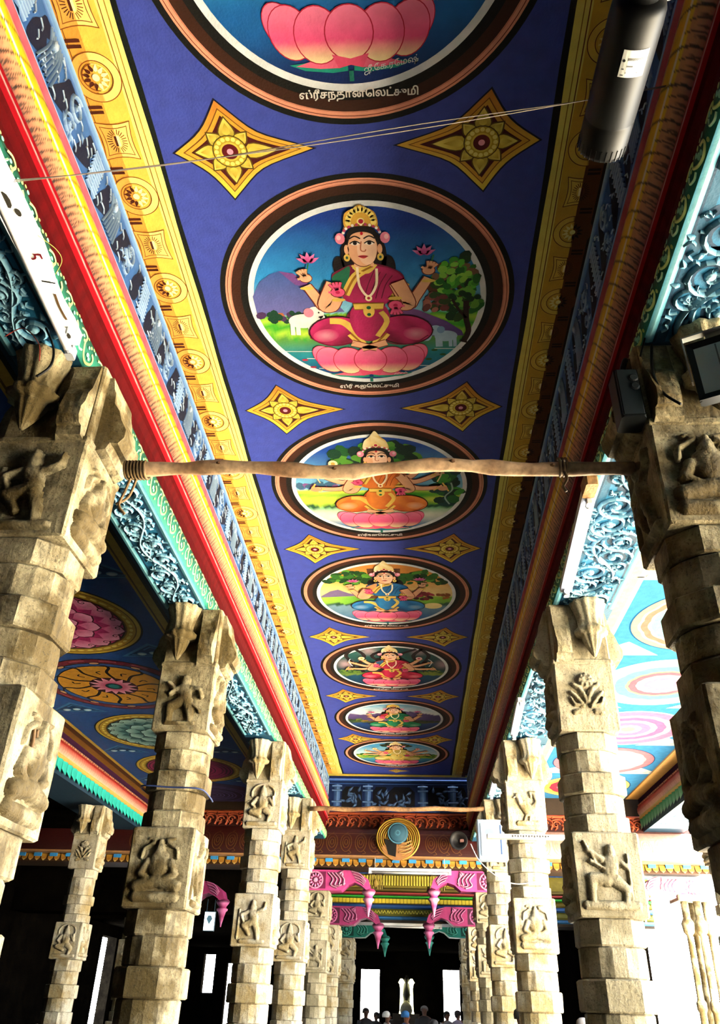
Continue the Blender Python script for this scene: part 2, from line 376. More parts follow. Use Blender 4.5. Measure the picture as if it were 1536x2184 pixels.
def beam(side):
    if side < 0:
        fr = [(-1.68, 4.0), (-1.68, 3.58)]; pk = [(-1.665, 3.575), (-1.655, 3.56), (-1.665, 3.51)]; ta, tb, bul = (-1.665, 3.51), (-1.655, 3.235), .035
        p2 = [tb, (-1.65, 3.235), (-1.64, 3.21), (-1.655, 3.13)]; rd = [p2[-1], (-1.675, 3.12), (-1.69, 3.06), (-1.68, 2.96), (-1.66, 2.925)]
        gr = arc_prof((-1.66, 2.925), (-1.675, 2.76), .012, 5); out = -2.02
    else:
        fr = [(1.11, 4.0), (1.11, 3.50)]; pk = [(1.10, 3.495), (1.092, 3.47), (1.098, 3.40)]; ta, tb, bul = (1.098, 3.40), (1.095, 3.03), -.035
        p2 = [tb, (1.085, 3.03), (1.08, 3.01), (1.10, 2.97)]; rd = [p2[-1], (1.115, 2.965), (1.13, 2.92), (1.125, 2.86), (1.115, 2.835)]
        gr = arc_prof((1.115, 2.835), (1.13, 2.76), -.01, 5); out = 1.62
    flip = side > 0
    prof = fr + pk + [ta, tb, p2[-1]] + rd + gr
    ins = .006 * side
    body = [(x + ins, z) for x, z in prof] + [(out, 2.765), (out, 4.3), (prof[0][0] + ins, 4.3)]
    bb = B(); bb.loft([[(sag(x, y, z) if x > -1.9 else x, y, z) for x, z in (body if side > 0 else body[::-1])] for y in (Y1, 2.95, 1.95, Y0)], '1d5a7c')
    root = struct(bb.build('trim_1' if side < 0 else 'trim_2', M_paint))
    yl = [Y0 + (Y1 - Y0) * k / 60 for k in range(61)]
    sheet(fr, yl, lambda y, t: mix('4a7cc0', '3464ac', t + .2 * sin(y * 5)), flip=flip).build('frieze_ground', M_paint, root)
    ny = [Y0 + .05 * k for k in range(int((Y1 - Y0) / .05) + 1)]
    wob = random.Random(3)
    sheet(pk, ny, lambda y, t: mix('f08a98', 'd86478', t + .3 * sin(y * 43)), flip=flip).build('pink_fillet', M_beam, root)
    tp = arc_prof(ta, tb, bul, 22)
    sheet(tp, ysL, leafy(1), flip=flip).build('leaf_torus', M_paint, root, True)
    sheet([(p2[0][0] + (p2[-1][0] - p2[0][0]) * k / 8 - side * .008 * sin(pi * k / 8), p2[0][1] + (p2[-1][1] - p2[0][1]) * k / 8) for k in range(9)], ny, lambda y, t: mix('b80c20', 'ffd8d4', (1.0 if .4 < t < .62 else .0) * (.8 + .2 * sin(y * 41))), flip=flip).build('pink_fillet', M_beam, root)
    sheet(rd, ny, lambda y, t: mix('78040c', '4c0208', t + .2 * sin(y * 61)), flip=flip).build('red_cove', M_beam, root)
    sheet(gr, ny, lambda y, t: mix('04402c', '2a9a80', t + .12 * sin(y * 19)), flip=flip).build('green_band', M_paint, root)
    # green scrolls, one unit every .245 m
    H = sqrt((gr[0][0] - gr[-1][0]) ** 2 + (gr[0][1] - gr[-1][1]) ** 2)
    def gm(x, y, z):
        t = min(1, max(0, .5 - y / H)) * (len(gr) - 1); i = min(int(t), len(gr) - 2); f_ = t - i
        X = gr[i][0] + (gr[i + 1][0] - gr[i][0]) * f_; Z = gr[i][1] + (gr[i + 1][1] - gr[i][1]) * f_
        return (X - side * (z + .002), -side * x if 0 else (x if side < 0 else -x), Z)
    a = Art(gm); k = H / .166; q = 'c8f08c'; q2 = '8ee8c0'
    a.stroke(cat([(-.10, .045 * k), (-.055, .068 * k), (-.02, .05 * k), (-.03, .01 * k), (-.005, -.04 * k), (.04, -.06 * k), (.085, -.035 * k), (.09, .0), (.065, .018 * k)], 4), .014, q, .001, .004, 'e4f7a0')
    a.stroke(cat([(-.075, .02 * k), (-.09, -.02 * k), (-.06, -.05 * k), (-.03, -.04 * k)], 4), .012, q2, .001, .004, 'd8f7c0')
    for x, y, r in ((-.06, .03, .012), (-.045, .012, .01), (.03, -.02, .015), (.05, -.03, .012), (.02, .02, .012), (.045, .04, .011), (.075, .055, .01), (.1, .05, .012), (.11, -.055, .01), (0, .06, .009)):
        a.ell(x, y * k, r, r * .8, q2 if r > .011 else q, .003, 10, .5)
    sm = a.mesh('scroll', M_paint)
    y = 1.2
    while y < 16.3: put('scroll', sm, root, (sag(-1.66, y, 2.845) + 1.66 if side < 0 else 0, y, 0)); y += .245
    # blue carved frieze: modules of niches, pilasters and foliage in relief
    fx, fz0 = fr[0][0], fr[1][1]; fh = 4.0 - fz0
    for v in range(3):
        r_ = random.Random(20 + v)
        aa = Art((lambda x, y, z: (fx + z, x, fz0 + y)) if side < 0 else (lambda x, y, z: (fx - z, -x, fz0 + y)))
        aa.stroke([(-.6, fh - .03), (.6, fh - .03)], .05, '5c94d6', 0, .012, 'a8d0f4'); aa.stroke([(-.6, .02), (.6, .02)], .035, '4a7cc0', 0, .01, '90b8e8')
        aa.stroke([(-.6, fh - .075), (.6, fh - .075)], .02, '3a68b4', 0, .01, '7aa8e0')
        for j in range(4):
            cx = -.45 + .3 * j; kind = (j + v) % 3
            P_ = [(cx - .13 + r_.uniform(-.03, .03), .04), (cx - .02, .05 + r_.uniform(0, .04)), (cx + .05 + r_.uniform(-.03, .03), fh * .35), (cx + .02, fh * .55), (cx + .1 + r_.uniform(-.03, .03), fh - .12), (cx - .03, fh - .1), (cx - .06, fh * .6), (cx - .1, fh * .4)]
            aa.poly(cat(P_, 3, True), '0e1638', .002)
            x0 = cx + .02
            if kind == 0:      # folds of drapery
                for q in range(7): aa.stroke(cat([(x0 + .02 * q, fh - .1), (x0 + .03 + .02 * q, fh * .55), (x0 - .02 + .026 * q, .05)], 4), .018, '3c6cb0', .001, .012, 'b8d6f4')
                aa.dome(x0 + .06, fh - .15, .026, .034, '5c8cc8', .004, .02, 'cfe2f6', 12)
            elif kind == 1:    # curling foliage
                aa.spiral(x0 + .07, fh * .6, .075, r_.uniform(0, 6), 1.5, .03, '3c6cb0', .001, .015, 'b8d6f4'); aa.spiral(x0 + .05, fh * .28, .06, r_.uniform(0, 6), 1.4, .026, '3c6cb0', .001, .014, 'a8c8ec', -1)
                for q in range(8): aa.petal(x0 + r_.uniform(-.02, .16), r_.uniform(.06, fh - .14), r_.uniform(0, 6.3), .07, .028, '3a6cb0', 'b4d4f2', .001, .012)
            else:              # banded pilaster
                for q in range(9): aa.stroke([(x0 + .02, .06 + q * (fh - .18) / 8), (x0 + .14, .06 + q * (fh - .18) / 8)], .022, '3c6cb0', .001, .016, 'a8c8ec')
                aa.stroke([(x0 + .08, .04), (x0 + .08, fh - .1)], .07, '4878bc', .001, .012, '8cb4e4')
            for q in range(9):
                x, y, t_ = cx + r_.uniform(-.14, .14), r_.uniform(.04, fh - .12), r_.uniform(-.5, .5) + 1.57
                aa.stroke(cat([(x, y), (x + .03 * cos(t_), y + .03 * sin(t_)), (x + .06 * cos(t_ + .6), y + .06 * sin(t_ + .6))], 3), .009, '8cb4e4', .003, .006, 'd8e8f8')
        fm = aa.mesh('frieze_carving', M_paint)
        for k in range(13):
            if k % 3 == v: put('frieze_carving', fm, root, (0, 1.4 + 1.2 * k, 0))
    # scrolled soffit panels
    wx = abs(out - gr[-1][0]); mx = (out + gr[-1][0]) / 2
    dk, md, hi, ed = ('0f3c5c', '2c86b4', 'a4daf2', '4aa6c4')
    for v in range(2):
        r_ = random.Random(50 + v); a = Art(lambda x, y, z: (x, -y, -z)); w = wx
        L_ = 1.25
        a.poly([(-w / 2, -L_), (w / 2, -L_), (w / 2, L_), (-w / 2, L_)], '2379a6', .001)
        for sx in (-1, 1): a.stroke([(sx * (w / 2 - .022), -L_), (sx * (w / 2 - .022), L_)], .044, ed, .002, .006, '9adcea'); a.stroke([(sx * (w / 2 - .05), -L_), (sx * (w / 2 - .05), L_)], .014, dk, .002)
        ww = w / 2 - .065
        stem = [(ww * .62 * sin(y * 2 * pi / .9), y) for y in [(-L_ + .05 + k * .05) for k in range(49)]]
        a.stroke(stem, .05, dk, .002); a.stroke(stem, .034, md, .0025, .02, hi)
        k = 0; y = -L_ + .18
        while y < L_ - .12:
            sx = -1 if sin(y * 2 * pi / .9) > 0 else 1
            cx = sx * ww * .30; rr = min(.135, ww * .8)
            a.spiral(cx, y, rr, r_.uniform(0, 6), 1.7, .05, dk, .002, 0, None, sx); a.spiral(cx, y, rr, r_.uniform(0, 6), 1.7, .034, md, .003, .02, hi, sx)
            for q in range(9):
                t = 2 * pi * q / 9 + r_.uniform(-.2, .2); x1, y1 = cx + rr * .95 * cos(t), y + rr * .95 * sin(t)
                if abs(x1) < ww: a.petal(x1, y1, t + sx * .9, .06, .034, md, hi, .003, .018)
            a.dome(cx, y, .028, .028, md, .004, .022, hi)
            x2 = -sx * ww * .62; a.spiral(x2, y + .1, rr * .55, r_.uniform(0, 6), 1.4, .034, dk, .002, 0, None, -sx); a.spiral(x2, y + .1, rr * .55, r_.uniform(0, 6), 1.4, .024, md, .003, .016, hi, -sx)
            y += .225; k += 1
        for q in range(150):
            x, y2 = r_.uniform(-ww, ww), r_.uniform(-L_ + .05, L_ - .05)
            t = r_.uniform(0, 6.28); a.stroke(cat([(x, y2), (x + .03 * cos(t), y2 + .03 * sin(t)), (x + .05 * cos(t + .8), y2 + .05 * sin(t + .8))], 3), .016, md, .0028, .012, hi)
        pm = a.mesh('scroll_panel', M_paint)
        for k, yy in enumerate((1.62, 4.62, 7.75, 11.1, 14.3)):
            if k % 2 == v: o = put('scroll_panel', pm, root, (mx, yy, 2.762)); o.scale = (1, (1.0, 1.0, 1.32, 1.12, 1.15)[k], 1)
    return root
TL = beam(-1); TR = beam(1)
# ---- side aisle ceilings
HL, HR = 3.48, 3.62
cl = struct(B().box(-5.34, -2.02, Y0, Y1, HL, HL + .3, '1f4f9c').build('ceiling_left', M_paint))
cr = struct(B().box(1.62, 4.43, Y0, Y1, HR, HR + .3, '4f9ad8').build('ceiling_right', M_sundim))
a = Art(ceil_map(0, 0, HL))
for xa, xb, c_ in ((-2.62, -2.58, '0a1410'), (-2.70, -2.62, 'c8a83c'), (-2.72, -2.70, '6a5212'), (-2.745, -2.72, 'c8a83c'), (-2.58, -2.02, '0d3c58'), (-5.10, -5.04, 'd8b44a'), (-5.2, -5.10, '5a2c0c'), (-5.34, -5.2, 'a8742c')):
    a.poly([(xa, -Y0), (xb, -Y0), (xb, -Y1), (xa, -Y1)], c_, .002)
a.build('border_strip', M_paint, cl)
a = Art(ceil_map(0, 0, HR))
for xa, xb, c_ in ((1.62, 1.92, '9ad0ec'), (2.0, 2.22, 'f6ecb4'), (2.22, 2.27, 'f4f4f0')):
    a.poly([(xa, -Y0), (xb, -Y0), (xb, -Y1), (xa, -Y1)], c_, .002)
a.build('border_strip', M_sundim, cr)
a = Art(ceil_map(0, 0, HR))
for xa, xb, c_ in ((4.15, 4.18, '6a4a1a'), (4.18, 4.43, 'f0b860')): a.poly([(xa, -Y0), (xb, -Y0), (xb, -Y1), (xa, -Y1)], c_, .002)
a.build('gold_strip', M_paint, cr)
# ---- outer beams of the side aisles: fringed cove and pleated valance
def outer(side):
    X, H = (-5.34, HL) if side < 0 else (4.43, HR); n = -side
    P = lambda d, z: (X + n * d, H + z)
    bb = B(); prof = [P(0, .3), P(0, 0), P(0, -.6), P(-.75, -.6), P(-.75, .3)]
    bb.loft([[(x, y, z) for x, z in (prof if side > 0 else prof[::-1])] for y in (Y0, Y1)], '1a3a52')
    root = struct(bb.build('trim_3' if side < 0 else 'trim_4', M_paint)); fl = side > 0
    ny = [Y0 + .04 * k for k in range(int((Y1 - Y0) / .04) + 1)]
    sheet([P(.012, 0), P(.012, -.10)], ny, lambda y, t: mix('5a2a4c', '3a1a44', t), flip=fl).build('purple_band', M_beam, root)
    sheet([P(.03, -.10), P(.04, -.115), P(.03, -.13)], ny, lambda y, t: 'f0b08a' if sin(y * 90) > 0 else '7a2c1c', flip=fl).build('bead_line', M_paint, root)
    sheet([P(.03, -.13), P(.06, -.18), P(.06, -.25), P(.03, -.31)], ny, lambda y, t: mix('c01c18', 'f0c8b0', max(0, t * 1.5 - .5) + .12 * sin(y * 70)), flip=fl).build('red_fringe', M_paint, root)
    sheet([P(.03, -.31), P(.045, -.34), P(.03, -.385)], ny, lambda y, t: mix('f2dc8a', 'c89a2c', t), flip=fl).build('yellow_roll', M_paint, root)
    # pleated valance: each pleat its own piece
    c1, c2, c3 = ('28c8c0', '16a89e', '0c3c40') if side < 0 else ('2a9a5c', 'a8d4b4', '0c4a34')
    q = B(); d = .03; w = .10
    q.add([(X + n * .03, 0, H - .385), (X + n * (.03 + d), w, H - .385), (X + n * .03, 2 * w, H - .385), (X + n * .03, 0, H - .50), (X + n * (.03 + d), w, H - .58), (X + n * .03, 2 * w, H - .50)],
          [(0, 3, 4, 1), (1, 4, 5, 2)] if side > 0 else [(0, 1, 4, 3), (1, 2, 5, 4)], [c1, c1, c2, c1, c2, c2])
    pm = q.mesh('pleat', M_paint); y = 4.0
    while y < Y1 - .1: put('pleat', pm, root, (0, y, 0)); y += 2 * w
    if side > 0:
        a = Art(lambda x, y, z: (4.8 + x, -y, H - .6 - z)); a.poly([(-.36, -16), (.36, -16), (.36, -8), (-.36, -8)], 'b8dcee', .002)
        for k in range(24): a.spiral(.12 * (-1) ** k, -8.2 - k * .32, .14, k, 1.6, .04, '4a9ac8', .004, .012, 'a8d4f0', (-1) ** k)
        a.build('scroll_panel', M_paint, root)
    return root
outer(-1); outer(1)
# ---- dark enclosing walls of the left aisles and the far hall, plus added rear light blockers
wl = B()   # dark side wall with a tall slit door and a window
for y0, y1, z0, z1 in ((-9, 25.9, -1.6, 4.3), (25.9, 27.2, 1.65, 4.3), (27.2, 36.4, -1.6, 4.3)): wl.box(-9.4, -9.1, y0, y1, z0, z1)
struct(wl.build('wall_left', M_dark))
struct(B().box(-9.4, 1.6, -9.3, -9.0, -1.6, 4.3).box(1.6, 5.2, -9.3, -9.0, -1.6, 4.3).build('wall_added_back', M_dark))  # unseen wall, added to keep light from behind out of the corridor
struct(B().box(4.9, 5.2, -9, 0.6, -1.6, 3.4).build('wall_added_right', M_dark))  # unseen wall, added to cut rear-right light on the pillar fronts
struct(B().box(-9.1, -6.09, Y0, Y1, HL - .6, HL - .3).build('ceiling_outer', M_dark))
# ================================================================ PAINTED CEILING MEDALLIONS
def skyfn(kind):
    r_ = random.Random(kind); ph = [r_.uniform(0, 6) for _ in range(6)]
    def ns(x, y): return .5 + .25 * sin(3.1 * x + 2 * y + ph[0]) + .25 * sin(5.3 * y - 4.1 * x + ph[1])
    def f(x, y):
        n = ns(x, y); q = .035 * sin(23 * x + ph[2]) * sin(7 * x + 31 * y)
        if kind in (1, 2):
            if y > -.12: return mix(mix('8ed4f2', '2a8fd4', (y + .12) / .4), '123a98', (y - .25) / .6 + .2 * (n - .5))
            if kind == 1: return mix(mix('2a9ad4', '1464b0', (-.2 - y) / .3), '0b2764', (-.55 - y) / .35 + .3 * (n - .5))
            if y > -.42 + q: return mix('c6e84a', '3fae2c', n + .6 * sin(y * 40))
            if kind == 1 and y > -.5: return mix('1f9ad0', '1470b8', n)
            return mix(mix('5a9a3c', '1c8a9a', (-.44 - y) / .18), '123f86', (-.62 - y) / .3 + .3 * (n - .5)) if kind == 2 else mix('1c7cc0', '0d2f74', (-.4 - y) / .5)
        if kind == 3:
            if y > -.05: return mix('7cc8ee', '1a4aa8', y / .75 + .2 * (n - .5))
            if y > -.38 + q: return mix('d4e850', '4fae2a', n + .5 * sin(y * 30))
            if y > -.44: return C('1f5a3a')
            return mix(mix('7ec88c', 'e8f0e0', (-.44 - y) / .14), '2a78b8', (-.62 - y) / .25)
        if kind == 4:
            if y > -.02: return mix(mix('f8e09a', 'f2a848', y / .5 + .3 * (n - .5)), 'd88a3c', (y - .5) / .4)
            if y > -.28 + q: return mix('a8dc48', '3f9a34', n)
            if y > -.34: return C('2c5a44')
            return mix('7aa0b4', '2a68a0', (-.34 - y) / .5 + .4 * (n - .5))
        if kind == 5:
            if y > -.2: return mix(mix('2f6a64', '123c44', n), 'c8a8b4', .75 * max(0, sin(x * 7.3 + 1.1) * sin(y * 5 + .6)) ** 2)
            if y > -.34 + q: return mix('9aac3a', '2f6a3a', n)
            return mix('1c5c7c', '0d2f58', (-.3 - y) / .5)
        if kind == 6:
            if y > .42 + .12 * sin(4 * x + 1): return mix('e8f4f8', '7cc0ea', (y - .4) / .5)
            if y > -.12: return mix('7a62a0', '4a3f74', n)
            if y > -.26 + q: return mix('7a6a3a', '2f4a3a', n)
            return mix('1c4a8c', '0d2554', (-.26 - y) / .5)
        if y > -.05: return mix('bfe2f2', '4aa4dc', y / .7 + .2 * (n - .5))
        if y > -.36 + q: return mix('b4cc4a', '3a8a34', n)
        return mix('4aa0b8', '1c5a94', (-.36 - y) / .4)
    return f
def blobs(A, cx, cy, rx, ry, n, cols, z, seed, r=.06):
    r_ = random.Random(seed)
    for i in range(n):
        t = r_.uniform(0, 6.28); q = sqrt(r_.random()); x, y = cx + rx * q * cos(t), cy + ry * q * sin(t)
        if x * x + y * y < .93: A.ell(x, y, r * r_.uniform(.6, 1.3), r * r_.uniform(.5, .9), cols[min(len(cols) - 1, int(r_.random() * len(cols)))], z + i * .00002, 8, r_.uniform(0, 3))
def scenery(A, k):
    if k == 2:
        A.poly([(-.985, .1), (-.9, .26), (-.8, .34), (-.72, .37), (-.6, .34), (-.5, .24), (-.3, .06), (-.2, -.1), (-.98, -.14)], lambda x, y: mix('6a6ab0', '3c5aa0', (y + .1) * 2.2), .003)
        A.poly([(-.72, .37), (-.6, .34), (-.5, .24), (-.46, .18), (-.6, .22)], '7a4a94', .0031)
        A.poly([(.3, -.05), (.45, -.1), (.7, -.24), (.84, -.36), (.86, -.42), (.2, -.42), (.2, -.1)], lambda x, y: mix('8a5a9c', '5a4488', (x - .3) * 2), .003)
        blobs(A, -.7, -.15, .3, .05, 30, ['1f5a34', '4a2f5a', 'b86a3a', '2f6a3a', '14402c'], .0034, 4, .05)
        blobs(A, .80, .14, .22, .34, 60, ['123a1c', '1f6a24', '2a4a1c', '5a3424', '143018'], .0036, 9, .075); blobs(A, .76, .26, .18, .18, 60, ['3f9a2c', '5abf34', '8ad048', '1f6a24', '7a5a44'], .005, 19, .045); blobs(A, .86, .02, .12, .12, 30, ['3f8a2c', '6ab03c', '123a1c'], .0062, 29, .045)
        blobs(A, .6, -.02, .1, .1, 26, ['8a4a48', '6a3434', '2f4a24', 'a86a5c'], .007, 12, .045)
        A.stroke(cat([(.86, .0), (.87, -.2), (.9, -.36), (.86, -.5)], 4), [.05] * 12 + [.09], '2a1410', .0077)
        A.stroke(cat([(.87, -.2), (.8, -.1), (.74, .02)], 4), .025, '2a1410', .0077)
        for ex, ey, m, cs, sc in ((-.58, -.2, 1, ('f4eeee', 'd8c8d8', 'e08aa4'), 1), (.7, -.42, -1, ('a8c8e4', '7aa0c8', '7aa0c8'), .8)):
            P = lambda x, y: (ex + m * x * sc, ey + y * sc)
            A.ell(*P(0, 0), .13 * sc, .085 * sc, cs[0], .005); 
            for lx in (-.1, -.05, .06, .1): A.stroke([P(lx, -.02), P(lx - .01, -.17)], .04 * sc, cs[0], .0051)
            A.ell(*P(.12, .09), .075 * sc, .08 * sc, cs[0], .0052); A.ell(*P(.06, .1), .045 * sc, .055 * sc, cs[2], .0053)
            A.stroke(cat([P(.17, .06), P(.2, -.04), P(.26, -.06), P(.3, .0)], 4), [.05 * sc] * 6 + [.03 * sc] * 7, cs[0], .0052); A.ell(*P(.15, .1), .008, .01, '201818', .0055)
        for x, y in ((-.45, -.65), (-.62, -.7), (-.38, -.83), (-.55, -.8), (.55, -.72), (.68, -.66), (.6, -.6)): A.ell(x, y, .03, .014, 'a82848' if x < 0 else '2a5a2a', .004)
        for y, xa, xb in ((-.58, -.8, -.5), (-.68, -.6, -.45), (-.82, -.5, -.2), (-.8, .3, .6), (-.58, .6, .85)): A.stroke([(xa, y), (xb, y - .01)], .008, 'e4f2f4', .0038)
    elif k == 3:
        blobs(A, 0, .56, .52, .3, 90, ['0d2f24', '123f2c', '1f5a2c', '3f8a2c', '5a9a34', '0c2438'], .003, 31, .1)
        blobs(A, .82, .05, .17, .42, 60, ['0d2f20', '1f6a2c', '3f9a34', '123f3c'], .003, 33, .09)
        blobs(A, -.72, .06, .24, .07, 22, ['5a6ab0', '8a5a9a', '3f6a8a'], .003, 35, .06)
        A.stroke(cat([(.84, -.36), (.78, -.2), (.86, -.05), (.84, .1)], 4), .02, '9ab8a8', .005)
    elif k == 4:
        A.poly([(-.25, .85), (.22, .85), (.2, .1), (.26, -.1), (-.28, -.1), (-.22, .1)], lambda x, y: mix('3a2418', '6a4428', abs(x) * 4), .003)
        A.stroke(cat([(-.2, .5), (-.35, .66), (-.52, .78)], 4), .06, '4a2c18', .0031)
        for cx in (-.55, .6): blobs(A, cx, .56, .4, .2, 60, ['123f1c', '2f6a24', '5a9a2c', '1f4a1c'], .0034, int(cx * 100) + 90, .075)
        A.poly([(-.97, -.02), (-.82, .14), (-.7, .2), (-.55, .08), (-.35, 0), (-.97, -.06)], '7a6a94', .003)
        blobs(A, .5, -.02, .2, .12, 26, ['7a1f2c', 'a8344a', '4a1420'], .0034, 44, .06); blobs(A, .85, -.02, .1, .08, 12, ['8a4a24', 'a8642c'], .0034, 45, .05)
        A.ell(.7, -.35, .14, .1, 'fbe8a0', .0034)
    elif k == 5:
        for x, l in ((-.72, .05), (-.5, -.05), (.45, .05), (.62, -.05), (.25, .1), (-.22, .1)): A.stroke(cat([(x, -.2), (x + l, .2), (x - l, .6), (x + 2 * l, .9)], 4), .07, '241c20', .003)
        blobs(A, -.75, -.16, .2, .05, 16, ['6a8a34', '3f6a2c'], .0034, 51, .05); blobs(A, .72, -.16, .22, .05, 16, ['8a9a3c', '3f6a2c'], .0034, 52, .05)
    elif k == 6:
        blobs(A, -.75, -.1, .2, .1, 24, ['3f5a2c', '6a7a2c', '2a4424', '8a6a2c'], .003, 61, .06); blobs(A, .65, -.12, .3, .04, 20, ['2a3f34', '3f4a3c'], .003, 62, .05)
    else:
        blobs(A, 0, .74, .34, .2, 40, ['2a3424', '4a4a2c', '1f3a24'], .003, 71, .08)
        A.stroke([(-.05, .9), (-.02, .3)], .2, '4a3420', .0029)
        blobs(A, -.72, -.1, .22, .14, 24, ['3f8a2c', '6aaa34', '1f5a24'], .003, 72, .07); blobs(A, .72, -.1, .22, .14, 24, ['3f8a2c', '8aaa34', '1f5a24'], .003, 73, .07)
def gell(A, cx, cy, rx, ry, fn, z, rot=0):
    c_, s_ = cos(rot), sin(rot); M0 = A.pt
    vs = [A.pt(cx, cy, z)]; cs = [C(fn(cx, cy))]; na = 26; nr = 5
    for i in range(1, nr + 1):
        for k in range(na):
            a = 2 * pi * k / na; x, y = rx * i / nr * cos(a), ry * i / nr * sin(a); X, Y = cx + x * c_ - y * s_, cy + x * s_ + y * c_
            vs.append(A.pt(X, Y, z)); cs.append(C(fn(X, Y)))
    fs = [(0, 1 + k, 1 + (k + 1) % na) for k in range(na)] + [(1 + i * na + k, 1 + (i + 1) * na + k, 1 + (i + 1) * na + (k + 1) % na, 1 + i * na + (k + 1) % na) for i in range(nr - 1) for k in range(na)]
    A.add(vs, fs, cs)
def lotus(A, sc=1.0, oy=0.0):
    T = lambda x, y: (x * sc, y * sc + oy)
    f = lambda x, y: mix('fbe9b0', 'f2528c', ((y - oy) / sc + .885) / .13) if (y - oy) / sc < -.75 else mix('f2528c', 'f98cae', ((y - oy) / sc + .75) / .25)
    A.stroke([T(0, -.95), T(0, -1.02)], .03 * sc, '1c7a6a', .0048)
    for s_ in (-1, 1):
        A.poly([T(s_ * x, y) for x, y in ((.02, -.86), (.2, -.88), (.4, -.90), (.3, -.94), (.12, -.96), (.02, -.95))], '1c9a84', .0049)
        A.poly([T(s_ * x, y) for x, y in ((.03, -.85), (.15, -.85), (.36, -.91), (.2, -.93), (.08, -.93))], 'f26a8c', .0051)
        for q, (cx, cy, rx, ry, rot) in enumerate(((.42, -.66, .1, .155, -.5), (.37, -.70, .13, .17, -.35), (.2, -.72, .145, .175, -.15))):
            x, y = T(s_ * cx, cy)
            A.ell(x, y, rx * sc * 1.05, ry * sc * 1.04, 'b8143c', .0052 + q * .0004, 26, rot * -s_ * -1); gell(A, x, y, rx * sc, ry * sc, f, .0054 + q * .0004, rot * -s_ * -1)
    x, y = T(0, -.71); A.ell(x, y, .158 * sc, .172 * sc, 'b8143c', .0066, 28); gell(A, x, y, .15 * sc, .165 * sc, f, .0068)
    A.poly([T(x, y) for x, y in ((-.12, -.84), (0, -.87), (.12, -.84), (.08, -.93), (0, -.91), (-.08, -.93))], 'f0547c', .0070)
def limb(A, pts, w, skin, z, dark='7a2c1c'):
    P = cat(pts, 6); n = len(P); ws = [w[0] + (w[1] - w[0]) * i / (n - 1) for i in range(n)]
    A.stroke(P, [q + .018 for q in ws], dark, z); A.stroke(P, ws, skin, z + .0004)
def hand(A, x, y, a, skin, z, r=.05):
    A.ell(x, y, r + .008, r * .85 + .008, '7a2c1c', z); A.ell(x, y, r, r * .85, skin, z + .0002)
    for k in range(4):
        t = a + (k - 1.5) * .30; A.stroke([(x + r * .4 * cos(t), y + r * .4 * sin(t)), (x + r * 2.0 * cos(t), y + r * 2.0 * sin(t))], .031, '7a2c1c', z + .0001); A.stroke([(x + r * .4 * cos(t), y + r * .4 * sin(t)), (x + r * 1.95 * cos(t), y + r * 1.95 * sin(t))], .022, skin, z + .0003)
    t = a + 1.35; A.stroke([(x, y), (x + r * 1.4 * cos(t), y + r * 1.4 * sin(t))], .022, skin, z + .0003)
def bud(A, x, y, z, s=.075, c='c83a9c'):
    for t in (2.7, .45, 2.2, .95, 1.57): A.petal(x, y - s * .4, t, s * 1.25, s * .55, c, 'f08ac8', z + (.0003 if t == 1.57 else 0))
